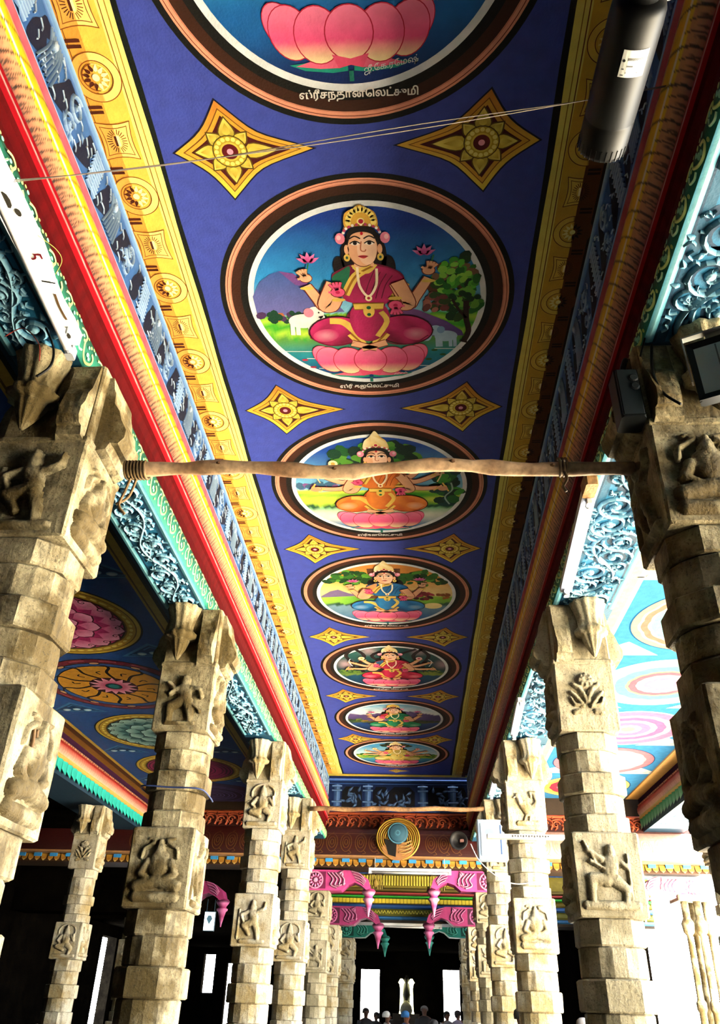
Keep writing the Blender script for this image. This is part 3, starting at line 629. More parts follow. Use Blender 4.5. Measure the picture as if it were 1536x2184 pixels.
def goddess(body, face, arms, k, sari, shade, blouse, crown, skin='f0b48c', n=4):
    A = body; gold = 'e8c45a'; gd = '9a6a1c'; lt = mix(sari, 'ffffff', .25)
    A.ell(0, .5, .19, .3, '120a0c', .006); A.ell(-.21, .4, .05, .11, '120a0c', .006); A.ell(.2, .38, .06, .13, '120a0c', .006)
    # torso and folded legs
    A.poly(cat([(-.28, .3), (-.2, .38), (-.08, .43), (.08, .43), (.24, .37), (.33, .27), (.27, .08), (.16, -.02), (.2, -.18), (.24, -.32), (-.22, -.32), (-.18, -.14), (-.12, -.02), (-.2, .12)], 5, True), shade, .0066)
    A.poly([(-.07, .46), (.07, .46), (.1, .38), (-.1, .38)], skin, .007)
    A.poly(cat([(-.28, .28), (-.2, .36), (-.12, .4), (-.16, .2), (-.24, .1)], 4, True), blouse, .0072)
    A.poly(cat([(-.17, .2), (-.05, .36), (.06, .4), (.22, .37), (.32, .25), (.26, .08), (.14, -.02), (-.1, 0), (-.2, .06)], 5, True), lambda x, y: mix(sari, shade, .5 - .9 * x + .3 * sin(18 * x + 9 * y)), .0074)
    A.stroke(cat([(-.18, .1), (-.08, .3), (.06, .4)], 5), .075, gold, .0078); A.stroke(cat([(-.18, .1), (-.08, .3), (.06, .4)], 5), .02, gd, .008)
    A.stroke([(.34, .22), (.22, .02)], .08, gold, .0078); A.stroke([(.34, .22), (.22, .02)], .02, gd, .008)
    for q in range(4): A.stroke(cat([(.08 + .05 * q, .36 - .02 * q), (.02 + .05 * q, .2), (-.02 + .05 * q, .05)], 4), .008, mix(shade, '200008', .4), .0081)
    for s_ in (-1, 1):
        cx = .31 * s_ + .02
        A.ell(cx, -.33, .255, .185, '3a0818' if sari != 'ded07a' else '6a4a18', .0082, 26, -.12 * s_); gell(A, cx, -.33, .243, .173, lambda x, y: mix(shade, sari, .55 + 2.2 * (y + .36) + .35 * sin(24 * x * s_ + 15 * y)), .0085, -.12 * s_)
        gell(A, cx + .1 * s_, -.38, .12, .08, lambda x, y: mix(lt, sari, 9 * math.hypot(x - cx - .1 * s_, (y + .38) * 1.4) - .1), .0087, -.2 * s_)
        A.stroke(cat([(.1 * s_, -.42), (.22 * s_, -.5), (.4 * s_, -.5), (.54 * s_, -.4)], 5), .012, shade, .0089)
        A.stroke([(.06 * s_, -.5), (.16 * s_, -.36)], .085, gold, .009); A.stroke([(.06 * s_, -.5), (.16 * s_, -.36)], .02, gd, .0092)
        limb(A, [(.16 * s_, -.48), (.02 * s_, -.53), (-.07 * s_, -.56)], (.07, .05), skin, .0094)
    A.stroke(cat([(-.34, -.2), (-.22, -.22), (-.12, -.34)], 4), .07, gold, .009)
    A.poly(cat([(-.1, -.02), (.14, -.02), (.2, -.2), (.14, -.38), (.02, -.46), (-.1, -.4), (-.16, -.2)], 4, True), lambda x, y: mix(sari, shade, .5 + .5 * sin(20 * x)), .0096)
    A.stroke(cat([(.12, -.1), (.17, -.22), (.08, -.4)], 4), .05, gold, .0098)
    A.poly([(-.12, .0), (.15, .0), (.14, -.07), (-.11, -.07)], gold, .010); A.stroke([(-.12, -.0), (.15, -.0)], .012, gd, .0102); A.stroke([(-.11, -.07), (.14, -.07)], .012, gd, .0102)
    A.ell(.015, -.09, .05, .075, gold, .0104); A.ell(.015, -.05, .02, .02, '0f6a3c', .0106); A.ell(.015, -.13, .018, .018, '0f6a3c', .0106)
    A.stroke(cat([(-.06, .4), (-.05, .2), (.02, .08), (.09, .2), (.1, .38)], 6), .022, 'f4e2c4', .0104); A.ell(.02, .06, .03, .035, 'f6e6b0', .0106); A.ell(.02, .06, .014, .016, 'a81c34', .0108)
    A.stroke(cat([(-.1, .42), (-.06, .36), (.03, .34), (.1, .42)], 4), .02, gold, .0103)
    # head
    A = face
    A.ell(-.005, .6, .128, .2, '5a1c14', .0110, 28); A.ell(-.005, .6, .12, .192, skin, .0112, 28); A.ell(.03, .58, .08, .16, mix(skin, 'ffe8d4', .4), .0113, 24)
    A.poly(cat([(-.125, .62), (-.12, .74), (-.06, .8), (.05, .8), (.115, .74), (.12, .62), (.08, .72), (-.005, .75), (-.09, .72)], 4, True), '120a0c', .0115)
    for s_ in (-1, 1):
        x = -.005 + .058 * s_
        A.ell(x, .64, .036, .019, 'f8f0ea', .0117, 14); A.ell(x, .642, .017, .018, '140a0a', .0118, 12)
        A.stroke(cat([(x - .042 * 1, .64), (x, .663), (x + .042, .64)], 4), .011, '140a0a', .0119); A.stroke(cat([(x - .045, .685), (x, .71), (x + .045, .685)], 4), .013, '241010', .0119)
        A.ell(.135 * s_, .58, .02, .05, skin, .0112, 12); A.ell(.137 * s_, .5, .027, .038, gold, .0116, 14); A.ell(.137 * s_, .5, .011, .015, '2a5a3c', .0118, 10)
        A.ell(.18 * s_, .69, .04, .055, 'f08aa8', .0116, 12); A.ell(.19 * s_, .7, .018, .025, 'fbc8d4', .0118, 10)
    A.stroke(cat([(-.012, .66), (-.02, .575), (.01, .56), (.022, .58)], 4), .01, 'b46a4a', .0118)
    A.poly(cat([(-.045, .512), (-.005, .522), (.035, .512), (.0, .488)], 4, True), 'c0303c', .0118); A.stroke([(-.045, .511), (.038, .511)], .006, '6a1418', .0119)
    A.ell(-.005, .735, .012, .017, 'c8102c', .0119, 10)
    z = .0121
    A.poly(cat([(-.16, .73), (-.13, .82), (-.06, .85), (.05, .85), (.12, .82), (.15, .73), (.09, .79), (-.005, .805), (-.1, .79)], 4, True), gd, z)
    if crown == 'tall': A.poly(cat([(-.14, .78), (-.13, .92), (-.07, 1.0), (-.01, 1.1), (.05, 1.0), (.11, .92), (.13, .78), (0, .83)], 4, True), lambda x, y: mix('fbf0c0', 'd8a83c', .4 + 3 * x + .4 * sin(40 * y)), z + .0002)
    else:
        A.poly(cat([(-.13, .8), (-.13, .92), (-.06, .97), (-.01, 1.0), (.05, .97), (.11, .92), (.12, .8), (0, .84)], 4, True), 'd8a83c', z + .0002)
        for q in range(11): t = pi * q / 10; A.ell(-.005 + .1 * cos(t), .84 + .12 * sin(t), .024, .03, 'f8e07a', z + .0004, 9)
    for q in range(13): t = pi * (q + .5) / 13; A.ell(-.005 + .145 * cos(t), .735 + .088 * sin(t), .012, .014, ('f4f0f4', 'b83a6a')[q % 2], z + .0006, 8)
    A.ell(-.005, .85, .03, .032, 'f4e0a0', z + .0007, 14); A.ell(-.005, .85, .02, .022, 'b8143c', z + .0008, 12)
    # arms
    pk = 'f0588c'; z = .0126
    if n == 8:
        for s_ in (-1, 1):
            A = arms[s_ > 0]
            for j, (ex, ey, hx, hy) in enumerate(((.36, .3, .5, .44), (.42, .2, .68, .3), (.42, .08, .72, .02))):
                limb(A, [(.24 * s_, .26), (ex * s_, ey - .06), (hx * s_, hy)], (.1, .06), skin, z + .0006 * j); hand(A, hx * s_, hy, 1.57 - s_ * (.5 + j * .5), skin, z + .0006 * j + .0004, .04)
                A.stroke([(hx * s_ - .05 * s_ - .03, hy - .06), (hx * s_ - .05 * s_ + .03, hy)], .02, gold, z + .0006 * j + .0009)
                w_ = (.0, 0)
                if j == 0: A.ell(hx * s_, hy + .08, .055, .065, 'f4e8c0' if s_ < 0 else 'f4c8c8', z + .003, 14); A.ell(hx * s_, hy + .08, .025, .03, 'd8a84a' if s_ < 0 else 'c83a5a', z + .0032, 12)
                if j == 1: A.stroke(cat([(hx * s_ - .02, hy + .18), (hx * s_ + .05 * s_, hy + .05), (hx * s_, hy - .16)], 4), .016, 'e8d8a0' if k != 5 else 'f0f4f4', z + .003)
                if j == 2: A.stroke([(hx * s_ + .02 * s_, hy + .1), (hx * s_ + .1 * s_, hy - .08)], .02, gold, z + .003); A.ell(hx * s_ + .03 * s_, hy - .02, .06, .045, 'e0a07a', z + .0031, 14)
    else:
        for s_, hx, hy in ((-1, .5, .3), (1, .53, .35)):
            A = arms[s_ > 0]
            limb(A, [(.26 * s_, .22), (.36 * s_, -.02), (.42 * s_, .06), (hx * s_, hy - .08)], (.12, .075), skin, z); hand(A, hx * s_, hy, 1.9 if s_ < 0 else 1.2, skin, z + .001, .05)
            A.ell(hx * s_, hy - .11, .06, .018, gold, z + .0014, 12); bud(A, hx * s_ + .06 * -s_ * 0 + .04 * (-s_ if s_ > 0 else 1), hy + .2, z + .0016, .085, 'c8328c'); A.stroke([(hx * s_ + .01, hy + .04), (hx * s_ + .04, hy + .16)], .012, '2a7a4a', z + .0012)
    for s_, hx, hy, a in ((-1, -.24, .14, 1.75), (1, .25, -.02, -1.5)):
        A = arms[s_ > 0]
        limb(A, [(.27 * s_, .24), (.37 * s_, .0), (.3 * s_, -.03), (hx, hy - .06 if s_ < 0 else hy + .02)], (.12, .08), skin, z + .003)
        hand(A, hx, hy, a, pk, z + .004, .058); A.ell(hx, hy - .085 if s_ < 0 else hy + .08, .06, .02, gold, z + .0046, 12); A.ell(hx, hy, .02, .018, 'c81c5c', z + .0048, 10)
names = ['ஸ்ரீசந்தானலெட்சுமி', 'ஸ்ரீ கஜலெட்சுமி', 'ஸ்ரீதனலெட்சுமி', 'ஸ்ரீதானியலெட்சுமி', 'ஸ்ரீவிஜயலெட்சுமி', 'ஸ்ரீமகாலெட்சுமி', 'ஸ்ரீவீரலெட்சுமி']
def ta(s): return s.replace('லெ', 'ெல')   # this text engine sets signs in visual order
specs = [  # Y, sari, shade, blouse, crown, arms, label
    (1.50, None, None, None, None, 0, 'round painting cut by the top edge, showing only a huge pink lotus on blue water'),
    (3.73, 'c8286c', '7a1038', '1c6a4c', 'round', 4, 'round ceiling painting of a goddess in a magenta sari with two small elephants'),
    (5.95, 'ee8a34', 'c0501c', 'e8943c', 'tall', 8, 'round ceiling painting of an eight-armed goddess in an orange sari, crossed by the wooden pole'),
    (8.15, '2a84c4', '124a84', 'e0a060', 'tall', 4, 'round ceiling painting of a goddess in a blue sari before an orange sky'),
    (10.42, 'e0305c', '9a1434', '3a6a94', 'tall', 8, 'round ceiling painting of an eight-armed goddess in a red sari in a dark grey forest'),
    (12.68, '1c9a6c', '0c5a40', 'd8384c', 'round', 4, 'round ceiling painting of a goddess in a green sari below purple hills'),
    (14.75, 'ded07a', 'a08a34', 'd8b45a', 'tall', 8, 'farthest round ceiling painting, goddess in a cream sari under a pale blue sky')]
CX = -.275
for i, (y, sari, shade, bl, crn, na, lab) in enumerate(specs):
    root = thing('ceiling_medallion', lab, 'painting', (CX, y, 4.0), 'round paintings along the central ceiling')
    M = lambda x, y, z: (x, -y, -z); near = i < 4
    a = Art(M)
    wv = lambda r0, r1, c, z: a.ring(0, 0, r0, r1, c, z, 96)
    r_ = random.Random(i)
    wv(.77, .972, '0c0d0c', .001); wv(.905, .938, 'eea184', .0016); wv(.922, .926, '6a1f14', .002); wv(.838, .905, '3a1c10', .0016); wv(.899, .904, 'd88a70', .002)
    a.build('painted_rim', M_ceil, root)
    Art(M).ring(0, 0, .752, .79, 'e4ecf4', .0022, 96, 0).build('white_ring', M_ceil, root)
    P = Art(M, .768); P.disc(0, 0, 1, skyfn(i + 1), .001, 30 if near else 20, 90)
    if i: scenery(P, i + 1)
    P.build('landscape', M_ceil, root)
    lt = Art(M, .768)
    if i: lotus(lt)
    else:
        lotus(lt, 1.0, .06)
        for x in (.52, .62):
            lt.ell(x, -.4, .04, .06, 'c87a5a', .006, 14); 
            for q in range(4): lt.ell(x - .03 + .02 * q, -.47, .011, .016, 'e0a080', .0062, 8)
    lt.build('lotus_seat', M_ceil, root)
    if i:
        A1, A2, A3 = Art(M, .768), Art(M, .768), (Art(M, .768), Art(M, .768))
        goddess(A1, A2, A3, i + 1, sari, shade, bl, crn, n=na)
        f1 = A1.build('figure', M_ceil, root); A2.build('face', M_ceil, f1); [q.build('arm', M_ceil, f1) for q in A3]
    text_mesh(ta(names[i]), .056 if i == 0 else .05, lambda x, y, z: (x - .02 if i else x + .03, -(y - .885) if 0 else -(-.885 + y) if 0 else ((.82 if i == 0 else .85) - y), -z), 'f4f0ea', .004, bold=.0012).build('inscription', M_ceil, root)
    if i == 0:
        text_mesh('ஜீ.ேக.ரேமஷ்', .042, lambda x, y, z: (.20 + x, .67 - y - x * .18, -z), 'e8eef0', .0105).build('signature', M_ceil, root)
    elif i < 3:
        a = Art(M); a.stroke([(.17 + .012 * q, -.705 + .012 * (q % 2) + .002 * q) for q in range(9)], .005, 'e8eef0', .008); a.build('signature', M_ceil, root)
# ---- concave diamonds between the medallions
def diamond(mir):
    a = Art(lambda x, y, z: (x * mir, -y * 1, -z) if mir > 0 else (x * mir, -y, -z)); T = [(.44, 0), (-.05, .29), (-.33, 0), (-.05, -.30)]
    def star(s, col, z, off=0):
        P = []
        for i in range(4):
            p, q = T[i], T[(i + 1) % 4]
            for k in range(8):
                t = k / 8; dd = 1 - .26 * sin(pi * t) * (1.0 if i in (0, 3) else .55)
                P.append(((p[0] + (q[0] - p[0]) * t) * dd * s, (p[1] + (q[1] - p[1]) * t) * dd * s))
        if mir < 0: pass
        a.poly(P, col, z)
    gold = lambda x, y: mix('f2d84a', 'c8782c', .5 + 1.6 * y * 1) if mir > 0 else mix('f2d84a', 'c8782c', .5 - 1.6 * -y)
    star(1.05, '14122c', .001); star(1.0, gold, .0016); star(.86, '7a4a14', .0022); star(.83, 'd8a434', .0026); star(.72, '4a0c10', .0032)
    for k, (t, L, w) in enumerate(((0, .19, .085), (1.57, .12, .085), (3.14, .12, .08), (4.71, .12, .085), (.8, .075, .07), (2.35, .08, .075), (3.93, .08, .075), (5.5, .075, .07))):
        x, y = -.02 + .075 * cos(t), .075 * sin(t)
        a.petal(x, y, t, L + .012, w + .014, '5a4408', None, .0036); a.petal(x, y, t, L, w, 'a89420' if k % 2 else 'c8ae2c', 'f0dc6a', .004); a.petal(x + .02 * cos(t), y + .02 * sin(t), t, L * .6, w * .5, 'e8d45a', 'b09a24', .0044)
    a.ell(-.02, 0, .098, .098, '4a3a08', .005); a.ell(-.02, 0, .092, .092, 'b8a22c', .0054)
    for k in range(16): t = 2 * pi * k / 16; a.ell(-.02 + .075 * cos(t), .075 * sin(t), .013, .013, 'f2e47a', .0058, 8)
    a.ell(-.02, 0, .056, .056, 'd8c24a', .0062); a.ell(-.02, 0, .046, .046, '5a0c14', .0066); a.ell(-.02, 0, .018, .018, 'f0a0b8', .007, 12)
    return a
if 1:
    dL, dR = diamond(1), diamond(-1)
    # keep windings facing down for the mirrored copy
    dR.f = [f[::-1] for f in dR.f]
    mL, mR = dL.mesh('diamond', M_ceil), dR.mesh('diamond', M_ceil)
    pair = ['between the lotus painting and the magenta goddess', 'between the magenta and the orange goddess', 'between the orange and the blue goddess', 'between the blue goddess and the dark forest painting', 'between the dark forest painting and the green goddess', 'between the green goddess and the farthest painting']
    for k in range(6):
        for m, x, w in ((mL, -.955, 'left'), (mR, .385, 'right')):
            tag(put('diamond_ornament', m, None, (x, 2.6 + 2.235 * k + (.03 if k > 2 else 0), 4.0)), f'{w} gold flower diamond painted {pair[k]}', 'ornament', 'gold diamonds on the central ceiling')
    o = put('diamond_ornament', mL, None, (-.28, 15.95, 4.0)); o.scale = (.55, .5, 1); tag(o, 'small dim gold flower ornament at the far end of the blue ceiling', 'ornament', 'gold diamonds on the central ceiling')
# ---- mandalas on the aisle ceilings
def mandala(kind):
    a = Art(lambda x, y, z: (x, -y, -z)); R_ = .94
    def outline(r, col, z, wob=0, n=0, k=96): a.ring(0, 0, 0.001, r, col, z, k, wob, n)
    if kind in ('pink', 'teal', 'magenta', 'violet'):
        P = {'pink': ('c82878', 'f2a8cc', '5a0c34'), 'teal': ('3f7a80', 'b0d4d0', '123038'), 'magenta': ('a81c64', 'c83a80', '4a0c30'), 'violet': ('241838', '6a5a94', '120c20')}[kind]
        outline(R_, '0c0c10', .001); outline(R_ * .975, 'd8b43c' if kind != 'violet' else '3a2c4c', .0016); 
        if kind != 'violet':
            outline(R_ * .93, '7a5a14', .002); outline(R_ * .915, 'c8a02c', .0024)
            for k in range(44):
                t = 2 * pi * k / 44; a.ell(R_ * .865 * cos(t), R_ * .865 * sin(t), .04 if k % 4 else .055, .02, 'f0dc6a', .0028, 10, t + pi / 2)
            outline(R_ * .82, '7a5a14', .003)
        outline(R_ * .8, '0e080c', .0034)
        for j, (r, npt, z) in enumerate(((.78, 18, .004), (.5, 10, .006), (.26, 7, .008))):
            a.ring(0, 0, .01, R_ * r, lambda x, y: mix(P[2], P[0], (sqrt(x * x + y * y) / (R_ * r)) * 1.2), z, 96, 0)
            for k in range(npt):
                t = 2 * pi * (k + .5 * j) / npt
                if kind in ('pink', 'teal'):
                    L = R_ * (r - (0.5, .24, .05)[j]) * 1.04
                    a.petal(R_ * (.5, .24, .05)[j] * cos(t), R_ * (.5, .24, .05)[j] * sin(t), t, L + .02, L * 1.06, P[2], None, z + .0003 + .00002 * k, 0, 1.5); a.petal(R_ * (.5, .24, .05)[j] * cos(t), R_ * (.5, .24, .05)[j] * sin(t), t, L, L * .98, P[0], P[1], z + .0006 + .00002 * k, 0, 1.5)
                    if j == 0: a.spiral(R_ * .72 * cos(t + .09), R_ * .72 * sin(t + .09), .05, t, 1.2, .014, '1a0610', z + .0012)
            if kind in ('magenta', 'violet'):
                for q in range(3): a.ring(0, 0, R_ * (r - .05 - .07 * q), R_ * (r - .03 - .07 * q), P[1] if kind == 'violet' else P[2], z + .0004, 72, .02, 20)
    elif kind == 'gold':
        outline(R_, '0c0c10', .001); outline(R_ * .98, '7a2438', .0016); outline(R_ * .86, '0c0c10', .002); outline(R_ * .84, '2a5aa4', .0024)
        for k in range(14):
            t = 2 * pi * k / 14; a.stroke(cat([(R_ * .93 * cos(t + u), R_ * .93 * sin(t + u)) for u in (-.12, 0, .12)], 3), .03, 'a84a5c', .002)
        outline(R_ * .76, '0c0c10', .003); a.ring(0, 0, .3, R_ * .74, lambda x, y: mix('f6c83c', 'c87a1c', abs(sqrt(x * x + y * y) - .5) * 3.5), .0034, 96)
        for k in range(10):
            t = 2 * pi * k / 10
            P_ = cat([(.3 * cos(t), .3 * sin(t)), (.5 * cos(t + .18), .5 * sin(t + .18)), (.68 * cos(t + .1), .68 * sin(t + .1)), (.78 * cos(t + .28), .78 * sin(t + .28))], 5)
            a.stroke(P_, [.04] * 12 + [.02] * 4, '100c08', .004); a.ell(.8 * cos(t + .3), .8 * sin(t + .3), .075, .035, '100c08', .0042, 14, t + 1.9); a.ell(.8 * cos(t + .3), .8 * sin(t + .3), .06, .025, 'd8a87a', .0046, 14, t + 1.9)
            a.stroke(cat([(.42 * cos(t + .4), .42 * sin(t + .4)), (.5 * cos(t + .45), .5 * sin(t + .45)), (.52 * cos(t + .33), .52 * sin(t + .33))], 3), .022, '100c08', .004)
        outline(.31, '3a0c1c', .005)
        for k in range(14): t = 2 * pi * k / 14; a.petal(.08 * cos(t), .08 * sin(t), t, .23, .1, 'c8286c', 'f8b8d0', .0055 + .00002 * k)
        outline(.11, '0c3c44', .0062); outline(.07, '1c7a80', .0066)
    else:   # pale rings of the sunny aisle
        cols = {'rose': [('2a6a9c', .94), ('f0b8a0', .92), ('f6e0c0', .82), ('e08a7a', .78), ('f4e8d8', .7), ('8cd4dc', .66), ('dff0f0', .5), ('b4c8cc', .3), ('e8f0f0', .25)],
                'mint': [('f4f0ea', .94), ('f2c8d0', .87), ('a4ecd4', .8), ('7cdcc8', .66), ('f6ec9a', .5), ('f0788c', .46), ('f8d0e0', .36), ('e89ac0', .25), ('f4f0f0', .16)],
                'pinks': [('f8e8ea', .94), ('f48ab8', .9), ('fbd8e6', .7), ('f07ab0', .6), ('fbe0ea', .46), ('f08abc', .36), ('f4dcE4'.lower(), .22), ('b0a0a8', .12)],
                'sun': [('3a5a8c', .94), ('f08a9c', .92), ('f4c8d4', .76), ('b8b8e0', .68), ('e8e4f4', .5), ('f4ecd8', .36), ('f8e04a', .26)],
                'coral': [('3a5a8c', .94), ('f6e48a', .92), ('f6c86a', .8), ('e8445c', .7), ('f49aa8', .55), ('f4f4f4', .46), ('7cc8ea', .3)]}[kind]
        for j, (c_, r) in enumerate(cols): outline(r * .88, c_, .001 + .0008 * j, .03 if j > 1 else 0, 14)
        for j, (c_, r) in enumerate(cols[2:]): 
            for k in range(14): t = 2 * pi * k / 14; a.stroke([(r * .88 * .86 * cos(t), r * .88 * .86 * sin(t)), (r * .88 * 1.0 * cos(t), r * .88 * 1.0 * sin(t))], .012, mix(c_, '4a6a90', .35), .0025 + .0008 * j)
    return a
def corner_tri(col, hi):
    a = Art(lambda x, y, z: (x, -y, -z)); a.poly([(-.42, 0), (.42, 0), (0, .4)], hi, .001); a.poly([(-.34, .03), (.34, .03), (0, .34)], col, .0016); a.stroke([(-.28, .06), (.28, .06)], .02, hi, .002)
    for x in (-.15, 0, .15): a.dome(x, .12 - abs(x) * .2, .06, .045, hi, .002, .01, 'cfe8f4')
    a.stroke([(-.1, .2), (0, .29), (.1, .2)], .02, hi, .002); return a
tl, tr_ = corner_tri('123a74', '3a7ab4').mesh('tri', M_paint), corner_tri('cfe4f0', 'f4f8fa').mesh('tri', M_sundim)
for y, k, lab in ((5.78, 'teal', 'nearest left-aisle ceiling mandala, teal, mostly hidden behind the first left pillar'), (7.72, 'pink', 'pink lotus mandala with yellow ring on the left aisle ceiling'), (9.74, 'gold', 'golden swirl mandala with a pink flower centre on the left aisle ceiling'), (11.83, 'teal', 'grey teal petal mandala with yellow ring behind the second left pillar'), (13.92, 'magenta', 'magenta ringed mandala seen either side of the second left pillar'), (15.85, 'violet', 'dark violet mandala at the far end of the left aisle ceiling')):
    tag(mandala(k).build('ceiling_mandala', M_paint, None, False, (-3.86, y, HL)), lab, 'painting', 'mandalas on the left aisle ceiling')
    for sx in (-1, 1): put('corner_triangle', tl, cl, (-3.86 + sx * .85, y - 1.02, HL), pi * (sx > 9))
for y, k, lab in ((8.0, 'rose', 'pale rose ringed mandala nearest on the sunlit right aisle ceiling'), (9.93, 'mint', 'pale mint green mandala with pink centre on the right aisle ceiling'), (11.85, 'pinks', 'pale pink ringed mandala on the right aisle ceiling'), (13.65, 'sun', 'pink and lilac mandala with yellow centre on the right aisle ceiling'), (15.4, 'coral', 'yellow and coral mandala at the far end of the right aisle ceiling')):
    tag(mandala(k).build('ceiling_mandala', M_sundim, None, False, (3.2, y, HR)), lab, 'painting', 'mandalas on the right aisle ceiling')
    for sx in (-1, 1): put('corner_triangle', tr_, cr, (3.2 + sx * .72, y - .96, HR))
# ================================================================ STONE PILLARS
def ngon(kind, a, na=None):
    na = na or a
    if kind == 'sq': c = a * .946; P = [(c, -a), (a, -c), (a, c), (c, a), (-c, a), (-a, c), (-a, -c), (-c, -a)]
    elif kind == 'oct': c = a * .47; P = [(c, -a), (a, -c), (a, c), (c, a), (-c, a), (-a, c), (-a, -c), (-c, -a)]
    else: r = a / cos(pi / 16); P = [(r * cos(2 * pi * (k + .5) / 16 - pi / 2), r * sin(2 * pi * (k + .5) / 16 - pi / 2)) for k in range(16)]
    out = []
    for i, p in enumerate(P):
        q = P[(i + 1) % len(P)]; L = math.dist(p, q); m = max(1, round(L / a * na / .09))
        for k in range(m): out.append((p[0] + (q[0] - p[0]) * k / m, p[1] + (q[1] - p[1]) * k / m))
    return out
def stone_seg(kind, a, z0, z1, r_, jit=.0022, bev=.01, bulge=0.0):
    zs = [z0, z0 + bev]; m = max(1, int((z1 - z0) / .11))
    zs += [z0 + bev + (z1 - z0 - 2 * bev) * k / m for k in range(1, m)] + [z1 - bev, z1]
    rings = []
    for i, z in enumerate(zs):
        t = (z - z0) / (z1 - z0); aa = a - (bev if i in (0, len(zs) - 1) else 0) + bulge * sin(pi * t)
        rings.append([(x + r_.uniform(-jit, jit), y + r_.uniform(-jit, jit), z + (r_.uniform(-jit, jit) if 0 < i < len(zs) - 1 else 0)) for x, y in ngon(kind, aa, a)])
    return B().loft(rings)
def relief(caps, w=.2, h=.25, nx=44, nz=54, seed=1, amp=.62, col='ffffff'):
    X, Z = np.meshgrid(np.linspace(-w, w, nx), np.linspace(-h, h, nz)); Hh = np.zeros_like(X)
    for x0, z0, x1, z1, r0, r1, hh in caps:
        dx, dz = x1 - x0, z1 - z0; L2 = dx * dx + dz * dz
        t = np.clip(((X - x0) * dx + (Z - z0) * dz) / L2, 0, 1) if L2 > 1e-9 else np.zeros_like(X)
        d = np.hypot(X - x0 - t * dx, Z - z0 - t * dz); r = r0 + (r1 - r0) * t
        Hh = np.maximum(Hh, hh * np.sqrt(np.clip(1 - (d / r) ** 2, 0, 1)) ** .8)
    rs = np.random.RandomState(seed); Hh = np.where(Hh > 0, Hh + rs.uniform(-.002, .002, Hh.shape), 0) * amp
    idx = -np.ones(X.shape, int); on = Hh > 0; near = on.copy()
    near[1:] |= on[:-1]; near[:-1] |= on[1:]; near[:, 1:] |= on[:, :-1]; near[:, :-1] |= on[:, 1:]
    near[1:, 1:] |= on[:-1, :-1]; near[:-1, :-1] |= on[1:, 1:]; near[1:, :-1] |= on[:-1, 1:]; near[:-1, 1:] |= on[1:, :-1]
    b_ = B(); vs = []
    for k in range(nz):
        for i in range(nx):
            if near[k, i]: idx[k, i] = len(vs); vs.append((X[k, i], -max(0, Hh[k, i]) + (.004 if not on[k, i] else 0), Z[k, i]))
    fs = []
    for k in range(nz - 1):
        for i in range(nx - 1):
            q = (idx[k, i], idx[k, i + 1], idx[k + 1, i + 1], idx[k + 1, i])
            if min(q) >= 0: fs.append(q)
    return b_.add(vs, fs, col)
def sym(c): return c + [(-a, b_, -c_, d, e, f_, g) for a, b_, c_, d, e, f_, g in c]
